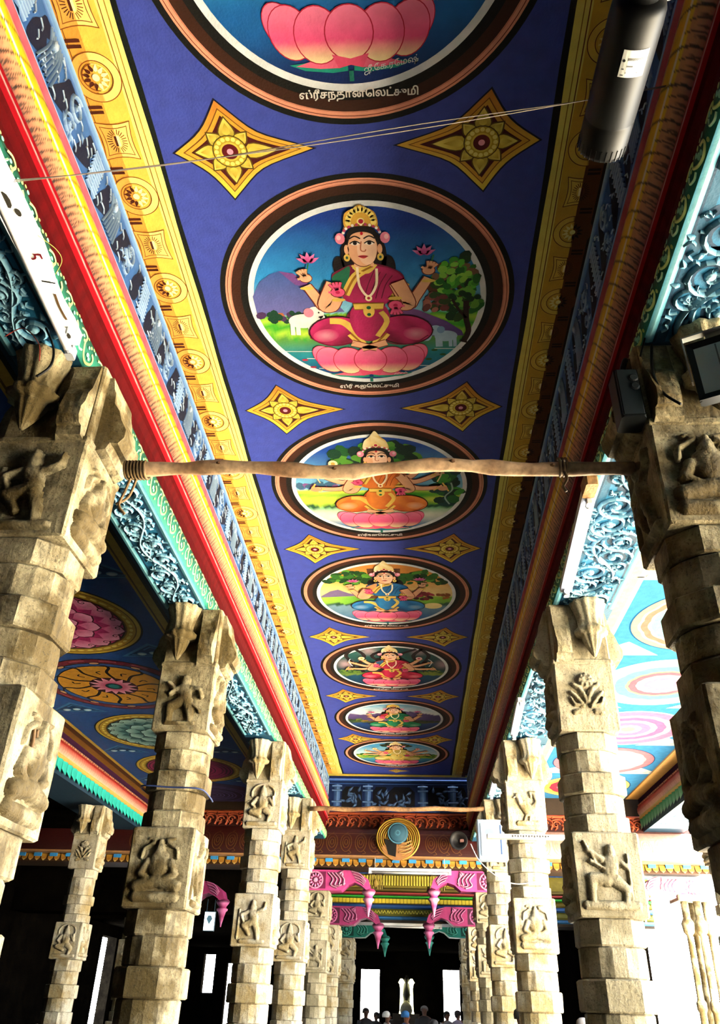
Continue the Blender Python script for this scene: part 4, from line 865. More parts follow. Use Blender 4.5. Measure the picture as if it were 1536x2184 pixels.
RL = {
 'seated': [(0, .09, 0, .12, .042, .036, .075), (0, .15, 0, .17, .035, .02, .06), (0, .0, 0, .05, .075, .07, .07), (-.08, .03, -.12, -.05, .03, .026, .05), (-.12, -.05, -.05, -.09, .026, .02, .06), (.08, .03, .12, -.05, .03, .026, .05), (.12, -.05, .05, -.08, .026, .02, .06), (-.02, -.1, -.14, -.13, .045, .04, .07), (.02, -.1, .14, -.13, .045, .04, .07), (-.14, -.2, .14, -.2, .035, .035, .05)] + sym([(.05, .16, .12, .12, .018, .014, .04), (.12, .12, .13, .06, .014, .012, .04), (.04, .18, .09, .19, .016, .012, .035)]),
 'archer': [(.0, .13, .0, .15, .04, .034, .07), (.0, .06, .01, .0, .06, .05, .06), (.05, .07, .12, .06, .024, .02, .05), (.12, .06, .14, .0, .02, .018, .05), (-.05, .07, -.11, .03, .024, .02, .05), (-.14, .12, .14, -.12, .016, .012, .05), (-.02, -.04, -.1, -.08, .045, .035, .06), (-.1, -.08, -.1, -.18, .034, .026, .05), (.03, -.04, .06, -.12, .045, .034, .06), (.06, -.12, .07, -.19, .03, .024, .05), (-.12, -.21, .1, -.21, .014, .014, .03)],
 'dancer': [(0, .13, 0, .15, .038, .03, .07), (0, .18, 0, .2, .03, .012, .05), (0, .07, .02, .0, .055, .05, .06), (.05, .08, .13, .12, .024, .02, .05), (.13, .12, .14, .18, .02, .014, .05), (-.05, .08, -.13, .05, .024, .02, .05), (-.13, .05, -.1, -.02, .02, .016, .05), (.0, -.03, -.09, -.06, .045, .035, .06), (-.09, -.06, -.03, -.15, .034, .022, .05), (.03, -.04, .06, -.12, .04, .03, .06), (.06, -.12, .07, -.2, .028, .022, .05), (-.16, -.19, -.15, .1, .016, .012, .03), (-.12, -.22, .13, -.22, .022, .022, .04)],
 'vase': [(0, .12, 0, .12, .065, .065, .06)] + [(.045 * cos(t) * q, .12 + .045 * sin(t) * q, .045 * cos(t) * q, .12 + .045 * sin(t) * q, .014, .014, .075) for q in (.55, 1) for t in [k * pi / 4 for k in range(8)]] + sym([(.02, .0, .05, .06, .018, .02, .05), (.05, .06, .09, .09, .02, .018, .05), (.03, -.08, .09, .0, .016, .018, .05), (.09, .0, .12, .03, .018, .012, .05), (.03, -.08, .1, -.07, .014, .012, .045), (.1, -.07, .12, -.02, .012, .012, .045), (.01, -.05, .02, .02, .014, .014, .04), (.06, -.12, .1, -.13, .02, .02, .03)]),
 'peacock': [(-.02, .0, .03, -.06, .06, .07, .06), (-.06, .03, -.09, .1, .035, .026, .055), (-.09, .12, -.1, .12, .026, .022, .05), (-.12, .1, -.14, .09, .012, .008, .04), (.06, -.05, .13, .04, .045, .03, .05), (.13, .04, .1, .14, .03, .03, .045), (.1, .14, .05, .15, .024, .018, .04), (.05, .15, .06, .1, .016, .012, .04), (-.01, -.12, -.03, -.16, .016, .014, .04), (.04, -.12, .03, -.16, .016, .014, .04), (-.1, -.2, .12, -.2, .03, .03, .035)],
 'deity': [(0, .12, 0, .15, .045, .04, .08), (0, .19, 0, .21, .035, .014, .06), (0, .05, 0, -.02, .07, .055, .07), (.07, .07, .13, .0, .028, .022, .055), (.13, .0, .12, .09, .02, .016, .055), (-.07, .07, -.13, .0, .028, .022, .055), (-.13, .0, -.08, -.05, .02, .018, .06), (-.03, -.07, -.13, -.09, .045, .038, .07), (-.13, -.09, -.02, -.14, .034, .024, .07), (.04, -.07, .1, -.12, .045, .034, .07), (.1, -.12, .08, -.2, .03, .022, .06), (-.16, -.22, .16, -.22, .026, .026, .05)] + [(.14 * cos(t), .13 + .11 * sin(t), .14 * cos(t + .4), .13 + .11 * sin(t + .4), .014, .014, .035) for t in [k * .4 - .2 for k in range(9)]],
 'warrior': [(.02, .14, .02, .16, .036, .03, .07), (.02, .08, .0, .0, .055, .05, .065), (-.04, .09, -.13, .15, .026, .02, .055), (.06, .09, .12, .04, .026, .02, .05), (-.15, .2, -.08, .06, .014, .01, .05), (-.12, .08, .05, -.02, .016, .012, .06), (-.02, -.04, -.12, -.03, .045, .036, .065), (-.12, -.03, -.13, -.16, .034, .024, .06), (.03, -.04, .1, -.1, .045, .034, .06), (.1, -.1, .09, -.19, .03, .024, .05), (.13, -.16, .13, .12, .014, .012, .04), (-.17, -.2, .16, -.2, .03, .03, .05)],
}
RM = {}
def relief_mesh(k, mat):
    if (k, mat.name) not in RM: RM[(k, mat.name)] = relief(RL[k], seed=len(RM)).mesh('relief_carving', mat, True)
    return RM[(k, mat.name)]
SEG = {}
def seg_mesh(key, mat, *a, **k):
    kk = (key, mat.name)
    if kk not in SEG:
        SEG[kk] = stone_seg(*a, random.Random(hash(key) % 999 if 0 else sum(map(ord, key))), **k).mesh(key.split('|')[0], mat)
    return SEG[kk]
ZC = 4.36
def arm_mesh(mat, d=.13, w=.15):
    key = ('arm', mat.name, d)
    if key in SEG: return SEG[key]
    pr = [(-.04, 4.33), (.02, 4.33), (.035, 4.26), (.05, 4.24), (.055, 4.17), (.085, 4.13), (.10, 4.07), (.13, 4.02), (.135, 3.97), (.11, 3.93), (.075, 3.93), (.06, 3.885), (.02, 3.87), (-.04, 3.86)]
    pr = [(x * d / .135, z) for x, z in pr]; b_ = B(); r_ = random.Random(5)
    b_.loft([[(x + r_.uniform(-.004, .004), y * (1 - .25 * max(0, x) / d), z + r_.uniform(-.003, .003)) for x, z in pr] for y in (w, w * .5, 0, -w * .5, -w)][::-1])
    SEG[key] = b_.mesh('bracket_arm', mat); return SEG[key]
def bell_mesh(mat):
    key = ('bell', mat.name)
    if key in SEG: return SEG[key]
    b_ = B(); b_.lathe([(.01, 3.89), (.03, 3.93), (.055, 3.99), (.072, 4.04), (.075, 4.06), (.118, 4.075), (.122, 4.105), (.105, 4.12), (.088, 4.14), (.092, 4.20), (.108, 4.26), (.125, 4.31), (.135, 4.335)], n=40, flute=10, fl=.07)
    b_.v = [(x, y - .10 * max(0, 4.06 - z) * 1.2, z) for x, y, z in b_.v]
    SEG[key] = b_.mesh('pendant_bud', mat, True); return SEG[key]
def pillar(label, x, y, rel, mat=M_stone, top=4.36, inner=1, wob=0.0, group='carved stone pillars', small=False, a=.22, capital=True, name='stone_pillar'):
    """rel: relief names for upper, middle and lowest block; inner = +1 when the corridor lies towards +x"""
    root = thing(name, label, 'pillar', (x, y, -1.6), group)
    s = a / .22; dz = top - ZC
    sub = put('shaft_stack', None, root) if 0 else root
    def P(n, m, dzz=0): 
        o = put(n, m, root, (0, 0, dzz)); o.scale = (s, s, 1); return o
    def rel_on(blk, k, zc, side, sc):
        m = relief_mesh(k, mat); ang = {'f': 0, 'r': pi / 2, 'l': -pi / 2}[side]; d = .222
        o = put('relief_carving', m, blk, {'f': (0, -d, zc), 'r': (d, 0, zc), 'l': (-d, 0, zc)}[side], ang); o.scale = (.98, 1, sc)
    v = int(abs(x * 7 + y * 3)) % 3
    if capital:
        c_ = P('capital', seg_mesh('capital|%d' % v, mat, 'sq', .215, 3.87, 4.36), dz)
        P('necking', seg_mesh('necking', mat, 'sq', .228, 3.86, 3.90, bev=.008), dz)
        for ang in (0, pi): o = put('bracket_arm', arm_mesh(mat), c_, (.215 * cos(ang), 0, 0), ang)
        bm = bell_mesh(mat)
        put('pendant_bud', bm, c_, (-.085 * inner, -.27, 0)); put('pendant_bud', bm, c_, (.03, .26, 0), pi)
        put('bracket_stub', arm_mesh(mat, .09, .07), c_, (.13 * inner, -.215, .0), -pi / 2)
    b1 = P('carved_block', seg_mesh('carved_block|a%d' % v, mat, 'sq', .22, 3.35, 3.87), dz)
    b2 = P('carved_block', seg_mesh('carved_block|b%d' % v, mat, 'sq', .225, 2.14, 2.66))
    sd = 'r' if inner > 0 else 'l'
    for blk, k, zc in ((b1, rel[0], 3.61), (b2, rel[1], 2.40)):
        rel_on(blk, k, zc, 'f', .95); rel_on(blk, {'seated': 'dancer', 'deity': 'warrior', 'archer': 'deity'}.get(k, 'seated'), zc, sd, .95)
    for n, kind, aa, z0, z1, dd in (('shaft_course|1', 'oct', .205, 3.22, 3.35, dz), ('shaft_course|2', 'g16', .205, 3.06 - max(0, dz), 3.22, dz), ('shaft_band|1', 'oct', .222, 2.92, 3.06, 0), ('shaft_course|3', 'g16', .205, 2.78, 2.92 + max(0, dz), 0), ('shaft_course|4', 'oct', .21, 2.66, 2.78, 0),
                                ('shaft_course|5', 'oct', .212, 1.98, 2.14, 0), ('shaft_course|6', 'g16', .21, 1.8, 1.98, 0), ('shaft_band|2', 'oct', .228, 1.62, 1.8, 0), ('shaft_course|7', 'g16', .21, 1.44, 1.62, 0), ('shaft_course|8', 'oct', .214, 1.28, 1.44, 0)):
        P(n.split('|')[0], seg_mesh(n + ('%d' % (dz * 100)), mat, kind, aa, z0, z1), dd)
    b3 = P('carved_block', seg_mesh('carved_block|c', mat, 'sq', .23, .7, 1.28)); rel_on(b3, rel[2], .98, 'f', 1)
    P('plinth', seg_mesh('plinth', mat, 'sq', .28, 0, .7))
    return root
LX, RX = -1.755, 1.297
for x, y, rel, mt, inn, lab in (
    (LX, 3.17, ('dancer', 'warrior', 'deity'), M_stoneD, 1, 'nearest left pillar, large stained granite shaft cut by the left edge'),
    (LX, 6.09, ('archer', 'seated', 'deity'), M_stoneD, 1, 'second left pillar, long-haired seated figure carved on its lower block'),
    (LX, 9.87, ('deity', 'dancer', 'warrior'), M_stone, 1, 'third left pillar, tan stone, halfway down the corridor'),
    (LX, 12.95, ('dancer', 'deity', 'seated'), M_stone, 1, 'fourth left pillar, narrow tan stone beside the far pole end'),
    (RX, 3.10, ('seated', 'dancer', 'archer'), M_stoneD, -1, 'nearest right pillar, dark stained granite carrying the floodlight'),
    (RX, 6.00, ('vase', 'warrior', 'deity'), M_stoneW, -1, 'second right pillar, pale stone with a round lotus vase carved near its top'),
    (RX, 9.72, ('peacock', 'seated', 'dancer'), M_stone, -1, 'third right pillar, peacock carved on its upper block'),
    (RX, 12.85, ('dancer', 'deity', 'seated'), M_stone, -1, 'fourth right pillar, tan stone behind the white panel box')):
    pillar(lab, x, y, rel, mt, 4.36, inn)
for x, y, tp, lab in ((-5.5, 14.2, 4.46, 'outer left pillar under the turquoise valance, in shadow'), (-5.65, 17.9, 4.46, 'dim outer left pillar beyond the end beam, mostly dark')):
    pillar(lab, x, y, ('vase', 'deity', 'dancer'), M_stone, tp, 1)
for x, y, tp, lab in ((4.75, 9.4, 4.62, 'outer right pillar hidden behind the nearest right pillar edge'), (4.75, 13.4, 4.62, 'outer right pillar under the green valance, sunlit')):
    pillar(lab, x, y, ('vase', 'deity', 'dancer'), M_stone, tp, -1)
# ================================================================ END BEAM AND SECOND PORTAL
YE = 16.45
end = struct(B().box(-9.1, 6.2, YE, 17.1, 2.30, 4.3, '3a2a1c').build('trim_5', M_paint))
def wall_map(y): return lambda x, yy, z: (x, y - z, yy)
a = Art(wall_map(YE))
a.poly([(-1.68, 3.3), (1.11, 3.3), (1.11, 4.0), (-1.68, 4.0)], '16306a', .002); a.stroke([(-1.68, 3.93), (1.11, 3.93)], .05, '2a58b0', .003, .02, '5a8ad8'); a.stroke([(-1.68, 3.86), (1.11, 3.86)], .03, '1c4490', .003, .015, '4a78c8'); a.stroke([(-1.68, 3.34), (1.11, 3.34)], .03, '1c4490', .003, .015, '4a78c8')
for x in (-1.5, -.88, .22, .82):
    a.stroke([(x, 3.36), (x, 3.84)], .13, '2a5498', .004, .03, '6a94d0')
    for z in (3.4, 3.5, 3.72, 3.8): a.stroke([(x - .1, z), (x + .1, z)], .035, '3460a8', .03, .02, '84acdc')
for x, w in ((-1.2, .2), (-.62, .16), (-.2, .26), (.52, .2), (.98, .1)):
    a.poly([(x - w, 3.37), (x + w, 3.37), (x + w, 3.7), (x + w * .6, 3.8), (x - w * .6, 3.8), (x - w, 3.7)], '080c1c', .006)
    r_ = random.Random(int(x * 50))
    for q in range(14): a.petal(x + r_.uniform(-w, w) * .8, r_.uniform(3.42, 3.72), r_.uniform(0, 6), .15, .055, '1c3a70', '6a94cc', .007, .02)
a.build('frieze_carving', M_paint, end)
# carved red-orange leaf band
a = Art(wall_map(YE - .01)); a.poly([(-9, 3.0), (6.2, 3.0), (6.2, 3.31), (-9, 3.31)], '3c0c08', .001); a.stroke([(-9, 3.28), (6.2, 3.28)], .06, 'a83c1c', .002, .02, 'd86a3c')
a.build('red_band', M_paint, end)
a = Art(lambda x, y, z: (x, -z, y))
a.spiral(-.05, .0, .07, 0, 1.3, .045, '8a2c18', .0, .03, 'e0744c'); a.stroke(cat([(-.12, .08), (.02, .1), (.1, .02), (.06, -.1)], 5), .05, '8a2c18', 0, .03, 'd86440'); a.petal(.05, .02, -.8, .13, .07, '7a2414', 'e8845a', 0, .035); a.petal(-.02, -.02, -2.2, .12, .06, '7a2414', 'd8683c', 0, .035); a.petal(.09, .09, 1.0, .08, .05, '7a2414', 'd8683c', 0, .03)
lm = a.mesh('leaf_scroll', M_paint)
for k in range(67): put('leaf_scroll', lm, end, (-8.6 + .22 * k, YE - .012, 3.13 + .01 * (k % 2)))
# kapota: curved red eave with painted roundels
kap = arc_prof((0, 3.0), (-.32, 2.46), 0, 12)
kp = [(YE - .02 - .34 * sin(t * pi / 2) ** 1.3, 3.0 - .54 * (1 - cos(t * pi / 2)) ** .75 if t else 3.0) for t in [k / 12 for k in range(13)]]
b = B(); n = len(kp); xs = [-9 + .4 * k for k in range(38)] + [6.2]
vs = [(x, y, z) for x in xs for y, z in kp]; cs = [mix('5e1c18', '34100c', i / n) if x < 1.8 else mix('d8a08c', 'f0dcd0', i / n) for x in xs for i in range(n)]  # right stretch paled: strong sunlight painted into the eave colour
fs = [(k * n + i, k * n + i + 1, (k + 1) * n + i + 1, (k + 1) * n + i) for k in range(len(xs) - 1) for i in range(n - 1)]
b.add(vs, fs, cs)
b.box(-9, 6.2, YE - .36, YE, 2.43, 2.462, 'b08050')
b.build('curved_eave', M_paint, end)
def kap_map(x0):
    def M(x, y, z):   # y measured down the eave from 0 (top) to 1
        t = min(1, max(0, y)); i = min(int(t * 12), 11); f_ = t * 12 - i
        Y = kp[i][0] + (kp[i + 1][0] - kp[i][0]) * f_; Z = kp[i][1] + (kp[i + 1][1] - kp[i][1]) * f_
        return (x0 + x, Y - z, Z - z * .6)
    return M
def roundel(x0, col):
    a = Art(kap_map(0)); k = .30
    for r in (.105, .065, .03):
        for q in range(1): a.stroke([(r * cos(t), .62 - 2.6 * r * sin(t)) for t in [2 * pi * i / 26 for i in range(27)]], [.013] * 27, col, .008)
    a.stroke(cat([(0, .36), (0, .3), (.03, .27)], 3), .012, col, .008); a.stroke(cat([(.06, .86), (.1, .93), (.04, .95)], 3), .012, col, .008)
    return a
rl, rr = roundel(0, '7a5028').mesh('roundel', M_paint), roundel(0, 'f0c8a0').mesh('roundel', M_paint)  # right-hand copy is paler, with the sunlight painted in
for x in (-1.80, -1.53, -1.26, -.98, -.72, .36, .6, .83): put('roundel', rl, end, (x, 0, 0))
for k in range(13): put('roundel', rr, end, (1.95 + .27 * k, 0, 0))
for k in range(12): put('roundel', rl, end, (-2.4 - .27 * k, 0, 0))
a = Art(kap_map(0)); a.stroke([(-2.2, .33), (1.6, .33)], .02, '8a5a34', .006); a.build('eave_line', M_paint, end)
# gilt horseshoe gable on the eave
a = Art(lambda x, y, z: (-.27 + x, YE - .33 - z, 2.74 + y))
for q in range(7):
    r = .40 - .037 * q
    P_ = [(r * cos(t) * (1 + .04 * sin(t)), .27 - .02 * q * 0 + (r * sin(t)) * .92 - .25) for t in [-1.35 + .0 + (pi + 2.7) * k / 30 for k in range(31)]]
    P_ = [(x, y) for x, y in P_]
    a.stroke(P_, .046, '6a4a14', .005 + .012 * q * 0 + .02, .03, ('d8a83c', 'b8862c')[q % 2])
a.dome(0, .12, .2, .2, '12303f', .05, .05, '3a6a84', 24)
for q in range(5): a.ring(0, .12, .03 + .035 * q, .048 + .035 * q, ('5a94b0', '1c4458')[q % 2], .105 - .007 * q, 30)
a.poly(cat([(-.3, -.12), (0, -.05), (.3, -.12), (.2, -.3), (0, -.36), (-.2, -.3)], 4, True), 'b07a4a', .05); a.poly([(-.26, .02), (-.02, -.02), (-.04, -.3), (-.18, -.26)], '0c0806', .055)
for q in range(4): a.stroke(cat([(.02, -.04 - .06 * q), (.14, -.05 - .06 * q), (.26, .0 - .06 * q)], 4), .03, '8a5a2c', .056, .015, 'e0b070')
gb = a.build('gable_ornament', M_paint, end)
# gold petals and blue blocks under the eave
b_ = B(); b_.box(-9, 6.2, YE - .12, YE, 2.29, 2.43, '4a2c10'); b_.build('tooth_ground', M_paint, end)
pm = B().add([(-.06, -.13, .12), (.06, -.13, .12), (.05, -.15, .03), (0, -.16, -.01), (-.05, -.15, .03)], [(0, 4, 3, 2, 1)], ['d8a03c', 'd8a03c', 'b87a24', 'f4d884', 'b87a24']).mesh('petal_tooth', M_paint)
sm = B().box(-.07, .07, -.17, -.12, .06, .12, '3fa0e0').mesh('blue_block', M_paint)
for k in range(116): put('petal_tooth', pm, end, (-9 + .13 * k, YE, 2.30))
for k in range(48): put('blue_block', sm, end, (-9 + .318 * k + .1, YE, 2.31))
# ---- second portal behind: painted entablature
Y2 = 19.5; sc2 = Y2 / 18.0
en2 = struct(B().box(-2.3, 5.2, Y2, Y2 + .8, 1.50 * sc2, 4.3, '241a10').build('trim_6', M_paint))
struct(B().box(-9.1, -2.3, Y2, Y2 + .8, 1.7, 4.3).build('shaded_beam_end', M_dark))  # left end of the portal beam, blackened to paint in aisle shade
def band(z0, z1, d, c0, c1, nm, n=24):
    b_ = B(); pr = [(Y2, z1 * sc2), (Y2 - d, (z1 * .7 + z0 * .3) * sc2), (Y2 - d, (z0 * .7 + z1 * .3) * sc2), (Y2, z0 * sc2)]
    b_.loft([[(x, y, z) for y, z in pr] for x in (5.2, -2.3)], [c0, c0]); return b_.build(nm, M_paint, en2)
band(2.40, 2.62, .12, '2a64b8', 0, 'blue_rail')
fl = B(); fl.lathe([(.028, 0), (.03, .2)], n=8, col='d8c84a'); fm = fl.mesh('flute', M_paint)
band(2.13, 2.4, .02, '8a7a24', 0, 'fluted_band'); band(2.06, 2.14, .05, '6a5a20', 0, 'olive_rail'); band(2.0, 2.06, .12, 'a83a3c', 0, 'red_leaf_rail'); band(1.94, 2.0, .10, '2aa030', 0, 'green_rail'); band(1.84, 1.94, .03, '6a5c14', 0, 'dentil_band'); band(1.75, 1.84, .06, '1c4a84', 0, 'blue_fascia'); band(1.62, 1.75, .03, '5a5a18', 0, 'olive_frieze'); band(1.55, 1.62, .05, '1c5a8c', 0, 'blue_fascia')
for k in range(64): put('flute', fm, en2, (-1.95 + .062 * k, Y2 - .03, 2.18 * sc2))
dm = B().box(-.035, .035, -.07, -.02, 0, .085, 'd8c030').mesh('dentil', M_paint)
for k in range(50): put('dentil', dm, en2, (-2 + .08 * k, Y2, 1.85 * sc2))
a = Art(lambda x, y, z: (x, -z, y)); a.stroke(cat([(-.06, -.03), (-.03, .03), (0, -.02), (.03, .03), (.06, -.03)], 4), .02, '8a8424', 0, .012, 'd0c44a'); om = a.mesh('frieze_scroll', M_paint)
for k in range(30): put('frieze_scroll', om, en2, (-2 + .135 * k, Y2 - .032, 1.685 * sc2))
a = Art(lambda x, y, z: (x, -z, y))
a.poly([(-.19, -.17), (.19, -.17), (.19, .17), (-.19, .17)], '3a2c0c', .002)
for q in range(4): a.stroke([(.04 + .035 * q, -.15), (.05 + .04 * q, -.02), (.02 + .035 * q, .08), (.03 + .03 * q, .15)], .03, '7a6424', .003, .02, 'd0b85a'); a.stroke([(-.04 - .035 * q, -.15), (-.05 - .04 * q, -.02), (-.02 - .035 * q, .08), (-.03 - .03 * q, .15)], .03, '7a6424', .003, .02, 'd0b85a')
a.dome(0, -.02, .06, .1, '6a4c1c', .003, .04, 'c0a04a'); gm_ = a.mesh('gilt_panel', M_paint)
for x in (-.83, .55, 2.2): put('gilt_panel', gm_, en2, (x, Y2 - .04, 2.24 * sc2))
# ---- painted bracket capitals (makara heads with hanging buds)
def bracket(label, x, y, zt, dirn, c, L=1.05, H=.36, group='painted bracket capitals', hide=None):
    """beam end rooted on the pillar at x; reaches towards dirn along x; zt is the top"""
    c0, c1, c2 = c; root = thing('bracket_capital', label, 'bracket', (x, y, zt), group)
    D = .2; bx = B()
    pr = [(-.24, 0), (L * .62, 0), (L * .80, -.04), (L * .97, -.16), (L * 1.02, -.30), (L * .93, -.33), (L * .84, -.26), (L * .72, -.21), (L * .60, -.25), (L * .48, -H * .98), (.34, -H), (-.24, -H)]
    ring = lambda yy: [(dirn * px, yy, pz) for px, pz in pr]
    R_ = [ring(-D), ring(D)]; bx.loft(R_ if dirn < 0 else R_[::-1], c0); bo = bx.build('bracket_body', M_paint, root)
    a = Art(lambda u, v, z: (dirn * u if 0 else u, -D - z, v)); s = dirn
    a.poly([(-.2 * 1, -H + .03), (.2, -H + .03), (.2, -.03), (-.2, -.03)], c2, .002)
    a.ring(0, -H / 2, .13, .155, c1, .004, 30)
    for k in range(12): t = 2 * pi * k / 12; a.petal(.05 * cos(t), -H / 2 + .05 * sin(t), t, .1, .05, c0, c1, .004, .03)
    a.dome(0, -H / 2, .055, .055, c2, .005, .03, c1, 14)
    a.build('rosette', M_paint, bo)
    a = Art(lambda u, v, z: (u, -D - z, v))
    for q in range(4): a.stroke(cat([(s * (.24 + .07 * q), -.05), (s * (.34 + .07 * q), -.16), (s * (.30 + .08 * q), -.26), (s * (.42 + .05 * q), -.31 + .03 * q)], 5), .045, c2, .002, .03, c1)
    a.petal(s * .42, -.1, 1.57 - s * .9, .16, .09, c2, c1, .004, .035); a.petal(s * .5, -.14, 1.57 - s * .2, .14, .08, c2, c1, .004, .035)
    for q in range(4): a.stroke(cat([(s * L * (.66 + .03 * q), -.02 - .05 * q), (s * L * (.82 + .01 * q), -.07 - .05 * q), (s * L * (.92 - .01 * q), -.2 - .02 * q)], 5), .035, c2, .002, .025, c1)
    a.build('leaf_carving', M_paint, bo)
    p = B(); px = s * L * .97; p.lathe([(.012, -.78), (.02, -.72), (.05, -.6), (.075, -.52), (.10, -.5), (.105, -.47), (.075, -.455), (.07, -.43), (.11, -.38), (.13, -.34), (.10, -.30)], (px, 0, 0), 16, [c1, c1, c0, c1, c1, c1, c0, c0, c1, c2, c0], 8, .05)
    p.build('hanging_bud', M_paint, root, True); return root
PK = ('d84a94', 'f6a8cc', '7a1c4c'); PD = ('9a2c64', 'd070a4', '4a1030'); TQ = ('1c8a7c', '5ac4b0', '0c4a44')
bracket('pink bracket capital left of the doorway, rosette and hanging bud', -1.86, 16.75, 2.26, 1, PK)
bracket('pink bracket capital right of the doorway, behind the hanging white wire', 1.42, 16.75, 2.29, -1, PK)
bracket('smaller dark pink bracket capital further inside on the left', -1.76, 19.1, 1.87, 1, PD)
bracket('smaller dark pink bracket capital further inside on the right', 1.36, 19.1, 1.90, -1, PD)
bracket('turquoise bracket capital deepest inside on the left', -1.75, 23.6, 1.95, 1, TQ)
bracket('turquoise bracket capital deepest inside on the right', 1.45, 23.6, 2.0, -1, TQ)
bracket('dim purple bracket capital in the dark left aisle', -4.72, 17.0, 2.05, 1, PD)
bracket('overexposed pale pink bracket capital on the far right', 5.2, 16.8, 2.27, -1, ('f0b4cc', 'fbe4ec', 'e070a0'), .9)  # overexposure is painted in as paler pinks
for x, y, tp, mt, inn, lab in ((-1.80, 16.78, 3.5, M_stoneW, 1, 'pillar under the left pink bracket, pale stone with small figures'), (1.40, 16.78, 3.53, M_stoneW, -1, 'pillar under the right pink bracket, pale figures in profile'),
                          (-1.78, 19.15, 3.11, M_stone, 1, 'inner left doorway pillar under the dark pink bracket'), (1.38, 19.15, 3.14, M_stone, -1, 'inner right doorway pillar under the dark pink bracket'), (-1.75, 23.6, 3.17, M_stone, 1, 'deepest left doorway pillar under the turquoise bracket'), (1.45, 23.6, 3.22, M_stone, -1, 'deepest right doorway pillar under the turquoise bracket'),
                          (-4.72, 17.0, 3.29, M_stone, 1, 'dark left aisle pillar under the dim purple bracket')):
    dz_ = tp - 3.87
    pillar(lab, x, y, ('deity', 'warrior', 'seated'), mt, 4.36 + dz_ , inn, capital=False)
# ---- far hall: dark box with two bright openings
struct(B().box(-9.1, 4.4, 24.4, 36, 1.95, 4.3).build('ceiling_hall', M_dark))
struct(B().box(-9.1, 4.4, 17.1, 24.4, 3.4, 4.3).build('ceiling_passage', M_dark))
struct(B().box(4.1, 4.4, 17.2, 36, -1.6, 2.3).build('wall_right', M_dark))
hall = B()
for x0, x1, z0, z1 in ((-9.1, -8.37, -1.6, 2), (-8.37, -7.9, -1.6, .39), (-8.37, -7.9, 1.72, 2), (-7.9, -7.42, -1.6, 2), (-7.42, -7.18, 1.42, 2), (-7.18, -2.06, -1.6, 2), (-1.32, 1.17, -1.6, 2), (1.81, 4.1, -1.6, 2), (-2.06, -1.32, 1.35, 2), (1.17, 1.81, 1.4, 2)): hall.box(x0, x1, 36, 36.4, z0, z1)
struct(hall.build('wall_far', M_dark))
# ================================================================ FITTINGS, WIRES, PEOPLE
def ray(u, v): return Vector((Xc[0], Yc[0], Zc[0])) * (u - 768) + Vector((Xc[1], Yc[1], Zc[1])) * (v - 1092) + Vector((Xc[2], Yc[2], Zc[2])) * F
r_ = random.Random(11)
# wooden pole lashed across the corridor
t = thing('wooden_pole', 'long rough wooden pole lashed across the corridor between the two nearest pillars', 'pole', (0, 0, 0))
P = [(-1.385 + 2.43 * k / 26, 3.10 + .012 * sin(k * .7), 2.205 - .02 * k / 26 + .012 * sin(k * .45) + r_.uniform(-.003, .003)) for k in range(27)]
b = B(); b.tube(P, [.033 + .005 * sin(k * 1.7) + r_.uniform(-.003, .004) for k in range(27)], 10, [mix('c8a884', '8a6444', r_.random()) for _ in range(27)]); b.build('pole', M_wood, t, True)
b = B()
for k in (5, 11, 17, 22): b.lathe([(.0, .0), (.012, .004), (.014, .012), (.006, .018)], (P[k][0], P[k][1] - .03, P[k][2] - .01), 8, '5a3c20')
stuff(b.build('knots', M_wood, t))
def rope(c, ax, n, r, label, tail, parent=None):
    o = put('rope_lashing', None, parent, c); q = B(); pts = []
    for k in range(n * 12 + 1):
        a_ = 2 * pi * k / 12; pts.append(((k / 12 - n / 2) * .016 * ax[0], r * cos(a_), r * sin(a_)))
    q.tube(pts, .007, 6, [mix('9a7a4a', '4a3418', (k % 4) / 4) for k in range(len(pts))]); q.build('coil', M_cloth, o, True)
    for tl_ in tail: B().tube(cat(tl_, 5), .007, 6, '8a6a3c').build('loose_end', M_cloth, o, True)
    return o
rope((-1.33, 3.10, 2.20), (1, 0, 0), 7, .044, 'frayed brown rope tying the wooden pole to the left pillar', [[(-.02, 0, -.04), (-.04, .01, -.12), (-.05, .0, -.2), (-.02, .02, -.24)], [(.0, .02, -.04), (-.02, .02, -.14), (-.07, .01, -.19)]], t)
rope((.72, 3.10, 2.19), (1, 0, 0), 3, .042, 'loose cord knotted round the pole near its right end', [[(0, -.02, -.03), (.01, -.02, -.08), (-.01, -.02, -.12), (.0, -.02, -.15)]], t)
t = thing('wooden_pole', 'far thin wooden pole under the carved red end beam', 'pole', (0, 0, 0))
P = [(-1.56 + 2.72 * k / 20, 12.66, 2.585 + .035 * k / 20 + .008 * sin(k)) for k in range(21)]
B().tube(P, [.034 + .003 * sin(k * 2) for k in range(21)], 8, [mix('a07a54', '5a3c24', r_.random()) for _ in range(21)]).build('pole', M_wood, t, True)
